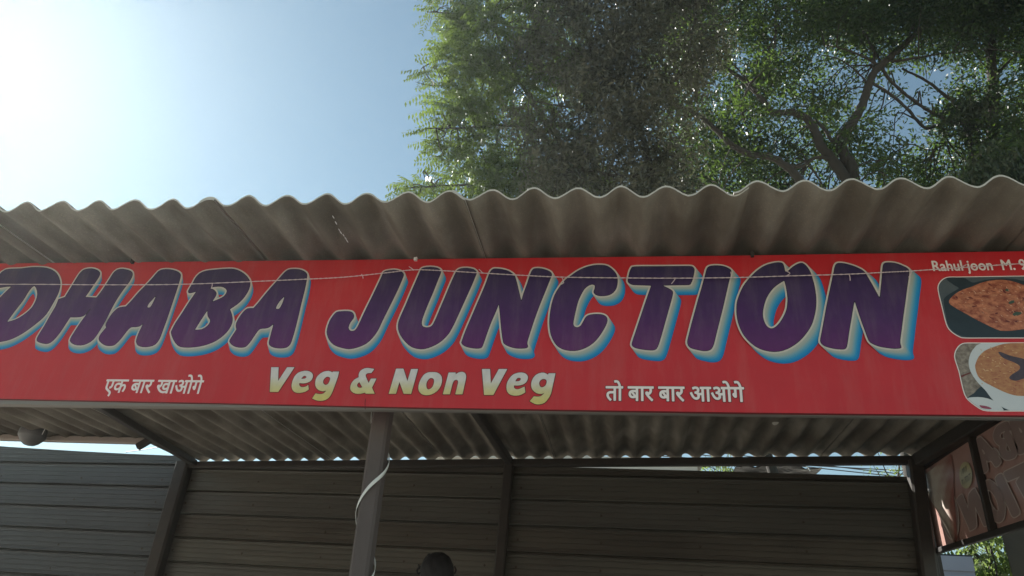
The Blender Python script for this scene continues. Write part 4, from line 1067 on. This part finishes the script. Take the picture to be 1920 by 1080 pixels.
def tmpl_twig(n=14, length=.26, ll=.034, lw=.014, spread=.05, seed=3):
    q = random.Random(seed); out = []
    for i in range(n):
        b = Vector((length*i/n, q.gauss(0, spread*.3), q.gauss(0, spread*.3)))
        d = Vector((q.uniform(-.2, 1), q.uniform(-1, 1), q.uniform(-1, .6))).normalized(); L = ll*q.uniform(.7, 1.25)
        w = d.cross(Vector((q.gauss(0,1), q.gauss(0,1), q.gauss(0,1)))).normalized()*lw/2; mid = b + d*L*.45
        out.append([b, mid + w, b + d*L, mid - w])
    return np.array(out)
def clump_sprays(clumps, dens, q, tilt=(-.2, .5), scale=(.8, 1.25), tint=.5, tvar=.2):
    """clumps: (centre, rx, ry, rz, weight[, tint])"""
    out = []
    for c in clumps:
        cen, rx, ry, rz, w = c[:5]; tb = c[5] if len(c) > 5 else tint + q.gauss(0, tvar)
        for _ in range(max(1, int(dens*w*rx*rz))):
            while True:
                u = Vector((q.uniform(-1,1), q.uniform(-1,1), q.uniform(-1,1)))
                if u.length < 1: break
            u = u*(.6 + .4*q.random())
            p = cen + Vector((u.x*rx, u.y*ry, u.z*rz)); yaw = math.atan2(u.y*ry, u.x*rx) + q.gauss(0, .9)
            out.append((tuple(p), yaw, q.uniform(*tilt), q.gauss(0, .5), q.uniform(*scale), tb))
    return out
def limb(mb, pxs, Y0, Y1, r0, r1, ext=None, wob=.012):
    """a limb surveyed in the photograph, running from depth Y0 to Y1"""
    n = len(pxs); pts = [at(x, y, TS*(Y0 + (Y1-Y0)*i/(n-1))) for i, (x, y) in enumerate(pxs)]; r0 *= TS; r1 *= TS
    if ext: pts = [Vector(e) for e in ext] + pts
    q = random.Random(int(pxs[0][0]*7+pxs[-1][1])); pts = smooth_line(pts, 6)
    m = len(pts); rad = [r0 + (r1-r0)*(i/(m-1))**.8 for i in range(m)]
    rad = [r*(1+.08*math.sin(i*1.7)) for i, r in enumerate(rad)]
    mb.tube([p + Vector((q.gauss(0,wob*.3), 0, q.gauss(0,wob*.3))) for p in pts], rad, 9); return pts
def twigs(mb, nodes, clumps, q, r=.012):
    for c in clumps:
        cen = c[0]; cand = sorted(nodes, key=lambda p: (p-cen).length)[:4]; s = q.choice(cand)
        
        if (s-cen).length > 1.0: continue
        mid = (s+cen)/2 + Vector((q.gauss(0,.05), q.gauss(0,.08), q.gauss(.05,.08)))
        mb.tube(smooth_line([s, mid, cen, cen + (cen-mid)*.6 + Vector((q.gauss(0,.1), q.gauss(0,.1), q.gauss(0,.08)))], 3), list(np.linspace(r*1.6, r*.35, 10)), 5, False)

TS = 0.68      # overall distance of the big trees
PX = at(1401, 200, 12.0).x - at(1400, 200, 12.0).x        # metres per pixel at 12 m depth, roughly
base_x = lambda px, Y: at(px, 420, Y*TS).x
c5 = lambda pts: [(1300 + x/2.842, y/2.842) for x, y in pts]
q = random.Random(11)

# --- tree A: drooping compound leaves, left edge of the canopy
M_leafA = leaf_mat('fresh_green_leaf', (.018,.038,.014), (.075,.110,.030), (.17,.25,.040), .36)
tA = empty('leafy_tree', (at(950,880,10.8*TS).x-.1, 10.8*TS, 0), 'tree with long drooping green leaflets at the left edge of the foliage', 'tree')
mb = MB(); base_p = at(1150, 420, 10.8*TS)
nodesA = limb(mb, [(1150,420),(1110,340),(1040,250),(980,160),(930,60),(900,-60)], 10.8, 10.3, .09, .025, ext=[(at(950,880,10.8*TS).x-.1, 10.8*TS, .0), (at(950,880,10.8*TS).x, 10.8*TS, 1.8), (at(975,850,10.8*TS).x, 10.8*TS, 3.9)])
nodesA += limb(mb, [(1110,340),(1010,335),(900,345),(800,350),(740,355)], 10.7, 10.0, .04, .01)
nodesA += limb(mb, [(1040,250),(950,235),(870,240),(800,240)], 10.5, 10.0, .035, .008)
nodesA += limb(mb, [(980,160),(900,120),(830,110),(790,128)], 10.4, 10.0, .03, .008)
nodesA += limb(mb, [(930,60),(870,30),(800,22)], 10.3, 10.0, .03, .008)
clA = []
def addA(x, y, rpx, w=1.0, tint=None, Y=None, q=q):
    Yc = Y if Y else 10.3 + q.uniform(-.5, .5); s = TS*PX*Yc/12
    clA.append((at(x, y, Yc*TS), rpx*s, rpx*s*1.2, rpx*s*.9, w, tint if tint is not None else min(1, max(0, q.gauss(.45, .22)))))
edge = [(870,-120,60),(850,-60,50),(840,10,38),(812,22,16),(850,60,34),(842,100,26),(860,110,40),(815,122,22),(800,135,14),(835,165,24),(850,200,40),(812,160,14),(880,210,45),(822,200,14),(840,235,30),(845,268,28),(822,262,12),(830,290,16),(865,300,40),(845,330,28),(800,340,16),(775,345,14),(760,352,12),(780,366,24),(830,360,34),(880,350,40),(900,280,45),(905,160,45),(890,90,45),(900,20,50)]
for x, y, r in edge: addA(x, y, r)
for i in range(64):
    x = q.uniform(880, 1090); y = q.uniform(-130, 400); addA(x, y, q.uniform(24, 44), 1.0, q.choice([.2,.35,.5,.5,.75,.95]))
sprA = clump_sprays(clA, 400/TS**2, q, tilt=(.0, .6), scale=(.75, 1.15))
# single sprigs standing clear of the outline
for (x, y, yaw) in ((790,27,3.0),(800,22,3.2),(785,130,3.0),(783,140,3.3),(777,238,3.1),(790,236,3.1),(786,262,3.4),(812,205,3.3),(748,334,2.8),(755,340,3.2),(772,322,2.6),(724,366,3.1),(735,372,3.2),(742,362,2.9),(806,180,3.4),(806,300,3.3),(818,312,3.3),(760,375,3.2),(795,155,3.2)):
    sprA.append((tuple(at(x+18, y, 10.0*TS)), yaw, q.uniform(.0,.35), q.gauss(0,.2), q.uniform(.7,1.0), q.uniform(.2,.6)))
twigs(mb, nodesA, clA, q, .007); mb.build('trunk', M_bark, tA, True)
leaf_cloud('crown', tA, sprA, tmpl_pinnate(), M_leafA, 1)

# --- tree B: dusty fine-leaved tree in the middle
M_leafB = leaf_mat('dusty_fine_leaf', (.028,.032,.022), (.115,.110,.078), (.09,.11,.045), .25)
tB = empty('dusty_tree', (at(1470,880,9.6*TS).x, 9.6*TS, 0), 'dusty grey green fine leaved tree rising in the middle behind the roof', 'tree')
mb = MB(); bB_ = at(1240, 420, 9.6*TS)
nodesB = limb(mb, [(1240,420),(1225,330),(1200,240),(1170,150),(1150,40),(1140,-80)], 9.6, 9.6, .08, .02, ext=[(at(1470,880,9.6*TS).x, 9.6*TS, 0), (at(1470,880,9.6*TS).x-.02, 9.6*TS, 1.7), (at(1455,860,9.6*TS).x, 9.6*TS, 3.45)])
nodesB += limb(mb, [(1225,330),(1160,330),(1100,320),(1040,330)], 9.6, 9.3, .035, .01)
nodesB += limb(mb, [(1200,240),(1130,210),(1060,200),(1000,190)], 9.6, 9.4, .03, .01)
nodesB += limb(mb, [(1170,150),(1090,100),(1010,60),(950,50)], 9.6, 9.4, .03, .008)
nodesB += limb(mb, [(1052,4),(1104,18),(1143,28),(1161,46),(1175,67)], 9.6, 9.9, .015, .04)
nodesB += limb(mb, [(1200,240),(1250,170),(1290,100),(1310,0)], 9.6, 9.8, .03, .01)
clB = []
for i in range(160):
    x = q.uniform(985, 1345); y = q.uniform(-130, 410)
    if x < 1030 and y > 60 and q.random() < .45: continue
    if x > 1270 and 130 < y < 330 and q.random() < .7: continue
    if math.sin(x/23.0+1)*math.sin(y/19.0) > .55: continue
    Yc = 9.6 + q.uniform(-.5, .5); s = TS*PX*Yc/12; r = q.uniform(24, 42)
    clB.append((at(x, y, Yc*TS), r*s, r*s*1.3, r*s, 1.0, min(1, max(0, q.gauss(.4 if y < 150 else .62, .22)))))
for i in range(26):
    x = q.uniform(1050, 1330); Yc = 9.3 + q.uniform(-.4, .4); s = TS*PX*Yc/12; r = q.uniform(20, 34)
    clB.append((at(x, q.uniform(300, 400), Yc), r*s, r*s*1.3, r*s, 1.0, q.uniform(.55, 1)))
sprB = clump_sprays(clB, 520/TS**2, q, tilt=(-.5, .8), scale=(.8, 1.2))
twigs(mb, nodesB, clB, q, .006); mb.build('trunk', M_bark, tB, True)
leaf_cloud('crown', tB, sprB, tmpl_twig(13, .34, .066, .024, .14, 4), M_leafB, 2)

# --- tree C: big dark spreading tree with bare crooked limbs
M_leafC = leaf_mat('dark_green_leaf', (.012,.025,.012), (.038,.060,.024), (.12,.20,.030), .38)
tC = empty('spreading_tree', (at(1603, 345, 12*TS).x+.1, 12*TS, 0), 'large dark tree with crooked bare limbs spreading above the right half of the roof', 'tree')
mb = MB(); bc = at(1603, 345, 12*TS)
ext = [(bc.x+.1, 12*TS, 0), (bc.x+.08, 12*TS, 1.8), (bc.x+.05, 12*TS, 3.6)]
nC = limb(mb, c5([(860,980),(810,860),(790,740),(850,650),(900,560),(930,470),(960,390),(1010,340),(1080,280),(1140,220),(1200,160),(1240,120),(1330,40),(1400,-60)]), 12, 11.6, .13, .035, ext=ext)
mb.v and None
nC += limb(mb, c5([(850,1000),(740,850),(680,780),(650,700),(600,630),(520,600),(430,600),(390,560),(330,490),(260,420),(200,380),(120,330)]), 12, 11.3, .105, .03)
nC += limb(mb, c5([(590,1000),(560,950),(500,890),(420,840),(300,820),(200,770),(130,700),(60,640),(0,600),(-80,560),(-160,500)]), 11.6, 11, .085, .03)
nC += limb(mb, c5([(740,850),(650,840),(560,890),(420,850)]), 11.9, 11.6, .035, .03)
nC += limb(mb, c5([(650,640),(700,690),(740,750),(790,760)]), 11.9, 12, .03, .04)
nC += limb(mb, c5([(1000,355),(1060,440),(1180,540),(1290,610),(1400,660),(1460,650)]), 11.8, 12.4, .03, .03)
nC += limb(mb, c5([(950,440),(1060,510),(1150,590),(1230,680),(1300,670),(1400,650),(1460,640)]), 11.8, 12.4, .028, .03)
nC += limb(mb, c5([(1060,330),(1180,310),(1300,290),(1390,280)]), 11.7, 11.4, .03, .01)
nC += limb(mb, c5([(990,350),(900,300),(800,260),(700,240)]), 11.8, 11.5, .03, .01)
nC += limb(mb, c5([(920,440),(860,370),(760,310),(660,290)]), 11.8, 11.4, .022, .008)
nC += limb(mb, c5([(270,640),(258,560),(290,480),(310,440),(380,370),(430,250),(440,100),(430,-60)]), 11.2, 11.2, .03, .018)
nC += limb(mb, c5([(960,380),(960,270),(900,150),(880,20),(860,-100)]), 11.9, 11.9, .03, .012)
nC += limb(mb, c5([(330,490),(250,380),(150,300),(60,200),(0,60)]), 11.4, 11.2, .025, .008)
nC += limb(mb, c5([(600,860),(660,940),(700,1020)]), 12, 12, .02, .02)
nC += limb(mb, c5([(1050,830),(1150,770),(1260,800),(1360,760)]), 12.2, 12.4, .012, .012)
clC = []
gaps = [(1700,190,52,34),(1655,130,22,16),(1725,215,50,30),(1640,205,26,18),(1680,248,46,28),(1765,262,34,22),(1390,205,20,14),(1545,320,34,32),(1570,350,26,26),(1740,120,44,24),(1800,160,30,26),(1567,150,40,18),(1560,45,18,10),(1885,120,24,26),(1330,140,14,10),(1620,90,24,10),(1480,300,10,12),(1440,165,14,10),(1362,70,14,8),(1840,240,16,24)]
def in_gap(x, y, m=1.0): return any(((x-gx)/(rx*m))**2 + ((y-gy)/(ry*m))**2 < 1 for gx, gy, rx, ry in gaps)
tries = 0
while len(clC) < 330 and tries < 9000:
    tries += 1
    x = q.uniform(1250, 2150); y = q.uniform(-130, 420)
    if in_gap(x, y, 1.35): continue
    if y > 60 and q.random() < .40: continue
    Yc = (q.choice([11.0, 11.6, 12.3, 12.8]) if y < 50 else q.choice([12.6, 13.2, 13.8, 11.2 if q.random() < .5 else 13])) + q.uniform(-.3, .3); s = TS*PX*Yc/12; r = q.uniform(18, 34)*(1.35 if y < 60 else 1)
    clC.append((at(x, y, Yc*TS), r*s, r*s*1.3, r*s*.75, 1.0, min(1, max(0, q.gauss(.35, .25)))))
for i in range(170):                                         # open outer foliage, loose between the limbs
    x = q.uniform(1240, 2150); y = q.uniform(-140, 400); Yc = q.uniform(11.2, 13.2) if y < 50 else q.uniform(12.6, 14.2); s = TS*PX*Yc/12
    if in_gap(x, y, 1.05): continue
    clC.append((at(x, y, Yc*TS), 55*s, 50*s, 34*s, .33, min(1, max(0, q.gauss(.35, .25)))))
for i in range(64):                                          # close mass high up
    x = q.uniform(1250, 2100); y = q.uniform(-140, 20 + 55*math.sin(x/75.0)*math.sin(x/31.0)); Yc = q.uniform(10.6, 12.6); s = TS*PX*Yc/12
    clC.append((at(x, y, Yc*TS), 55*s, 50*s, 34*s, .55, min(1, max(0, q.gauss(.3, .25)))))
for gx, gy, rx, ry in gaps:                                  # thin veils of small leaves inside the openings
    for _ in range(3):
        Yc = 12.5; s = TS*PX; clC.append((at(gx+q.uniform(-.8,.8)*rx, gy+q.uniform(-.8,.8)*ry, Yc*TS), 16*s, 16*s, 9*s, .55, q.uniform(.5, 1)))
sprC = clump_sprays(clC, 430/TS**2, q, tilt=(-.3, .5), scale=(.75, 1.2))
twigs(mb, nC, clC, q, .007); mb.build('trunk', M_bark, tC, True)
leaf_cloud('crown', tC, sprC, tmpl_twig(13, .38, .080, .030, .15, 6), M_leafC, 3)

# --- tree D: straight trunk clothed in foliage at the right edge
tD = empty('straight_tree', (at(1861, 345, 12.6*TS).x, 12.6*TS, 0), 'straight trunked tree clothed in dark leaves at the right edge of the photo', 'tree')
mb = MB(); bd = at(1861, 345, 12.6*TS)
nD = limb(mb, c5([(1590,980),(1590,740),(1600,500),(1585,300),(1590,100),(1590,-120)]), 12.6, 12.6, .12, .085, ext=[(bd.x+.05, 12.6*TS, 0), (bd.x+.03, 12.6*TS, 3.0)])
nD += limb(mb, c5([(1595,480),(1540,560),(1500,600),(1450,650),(1475,740),(1500,860)]), 12.6, 12.4, .035, .05)
nD += limb(mb, c5([(1460,640),(1430,580),(1340,510),(1240,430),(1110,365)]), 12.4, 12.2, .05, .02)
nD += limb(mb, c5([(1600,420),(1680,330),(1760,250)]), 12.6, 12.8, .04, .015)
clD = []
for i in range(70):
    x = q.uniform(1790, 2160); y = q.uniform(-130, 400)
    if in_gap(x, y, 1.3) or (1830 < x < 1885 and 40 < y < 260 and q.random() < .8): continue
    Yc = 12.4 + q.uniform(-.7, .6); s = TS*PX*Yc/12; r = q.uniform(20, 36)
    clD.append((at(x, y, Yc*TS), r*s, r*s*1.2, r*s*.85, 1.0, min(1, max(0, q.gauss(.4, .22)))))
for i in range(26):
    x = q.uniform(1795, 2060); y = q.uniform(285, 400); Yc = 10.8 + q.uniform(-.3, .3); s = TS*PX*Yc/12; r = q.uniform(20, 32)
    clD.append((at(x, y, Yc*TS), r*s, r*s, r*s*.85, 1.1, q.uniform(.5, .9)))
sprD = clump_sprays(clD, 480/TS**2, q, tilt=(-.2, .7), scale=(.75, 1.2))
twigs(mb, nD, clD, q, .007); mb.build('trunk', M_bark, tD, True)
leaf_cloud('crown', tD, sprD, tmpl_twig(13, .38, .080, .030, .15, 8), leaf_mat('ivy_green_leaf', (.020,.030,.018), (.060,.072,.042), (.08,.14,.035), .30), 4)

# --- small trees showing through the slots behind the wall
LS = 1.0
def small_tree(name, label, px, py, Y, rpx, n, m, tm, trunk=True, dens=700):
    c = at(px, py, Y); r = empty(name, (c.x, Y, 0), label, 'tree'); s = PX*Y/12
    mb = MB(); mb.tube(smooth_line([(c.x+.1, Y, 0), (c.x+.05, Y, c.z*.5), tuple(c)], 4), list(np.linspace(.06, .02, 9)), 8)
    cl = [(c + Vector((q.gauss(0,.4)*rpx*s, q.gauss(0,.5)*rpx*s, q.gauss(0,.45)*rpx*s)), rpx*.4*s, rpx*.5*s, rpx*.35*s, 1.0, q.uniform(.2, 1)) for _ in range(n)]
    twigs(mb, [c, c - Vector((0,0,.4)), c - Vector((0,0,.8))], cl, q, .006); mb.build('trunk', M_bark, r, True)
    leaf_cloud('crown', r, clump_sprays(cl, dens, q, tilt=(-.2, .7)), tm, m, int(px))
M_leafE = leaf_mat('sunny_leaf', (.03,.05,.018), (.09,.13,.04), (.25,.34,.09), .42)
small_tree('young_tree', 'young tree whose leaves fill the slot above the rear wall right of the white building', 1362, 893, 9.8, 48, 16, M_leafE, tmpl_pinnate(6, .22, .055, .018), dens=500)
small_tree('slender_tree', 'slender leafy tree visible in the slot beside the right rear post', 1682, 905, 9.5, 40, 14, M_leafE, tmpl_twig(12, .22, .04, .015, .08, 9), dens=450)
small_tree('bright_bush_tree', 'sunlit broad leaved tree below the side banner at the lower right', 1858, 1062, 8.2, 62, 22, M_leafE, tmpl_pinnate(5, .2, .085, .035), dens=420)

# ================================================================ AIR
if HAZE > 0:
    mb = MB(); mb.box((-650, -650, -1), (650, 650, 12.6))
    hz = mb.build('haze', None, None); hm = bpy.data.materials.new('haze_air'); hm.use_nodes = True
    nt = hm.node_tree; nt.nodes.remove(nt.nodes['Principled BSDF']); v = nt.nodes.new('ShaderNodeVolumePrincipled')
    v.inputs['Color'].default_value = (.86, .95, .95, 1); v.inputs['Density'].default_value = HAZE; v.inputs['Anisotropy'].default_value = .76
    nt.links.new(v.outputs[0], nt.nodes['Material Output'].inputs['Volume']); hz.data.materials.append(hm)
    tag(hz, kind='stuff')
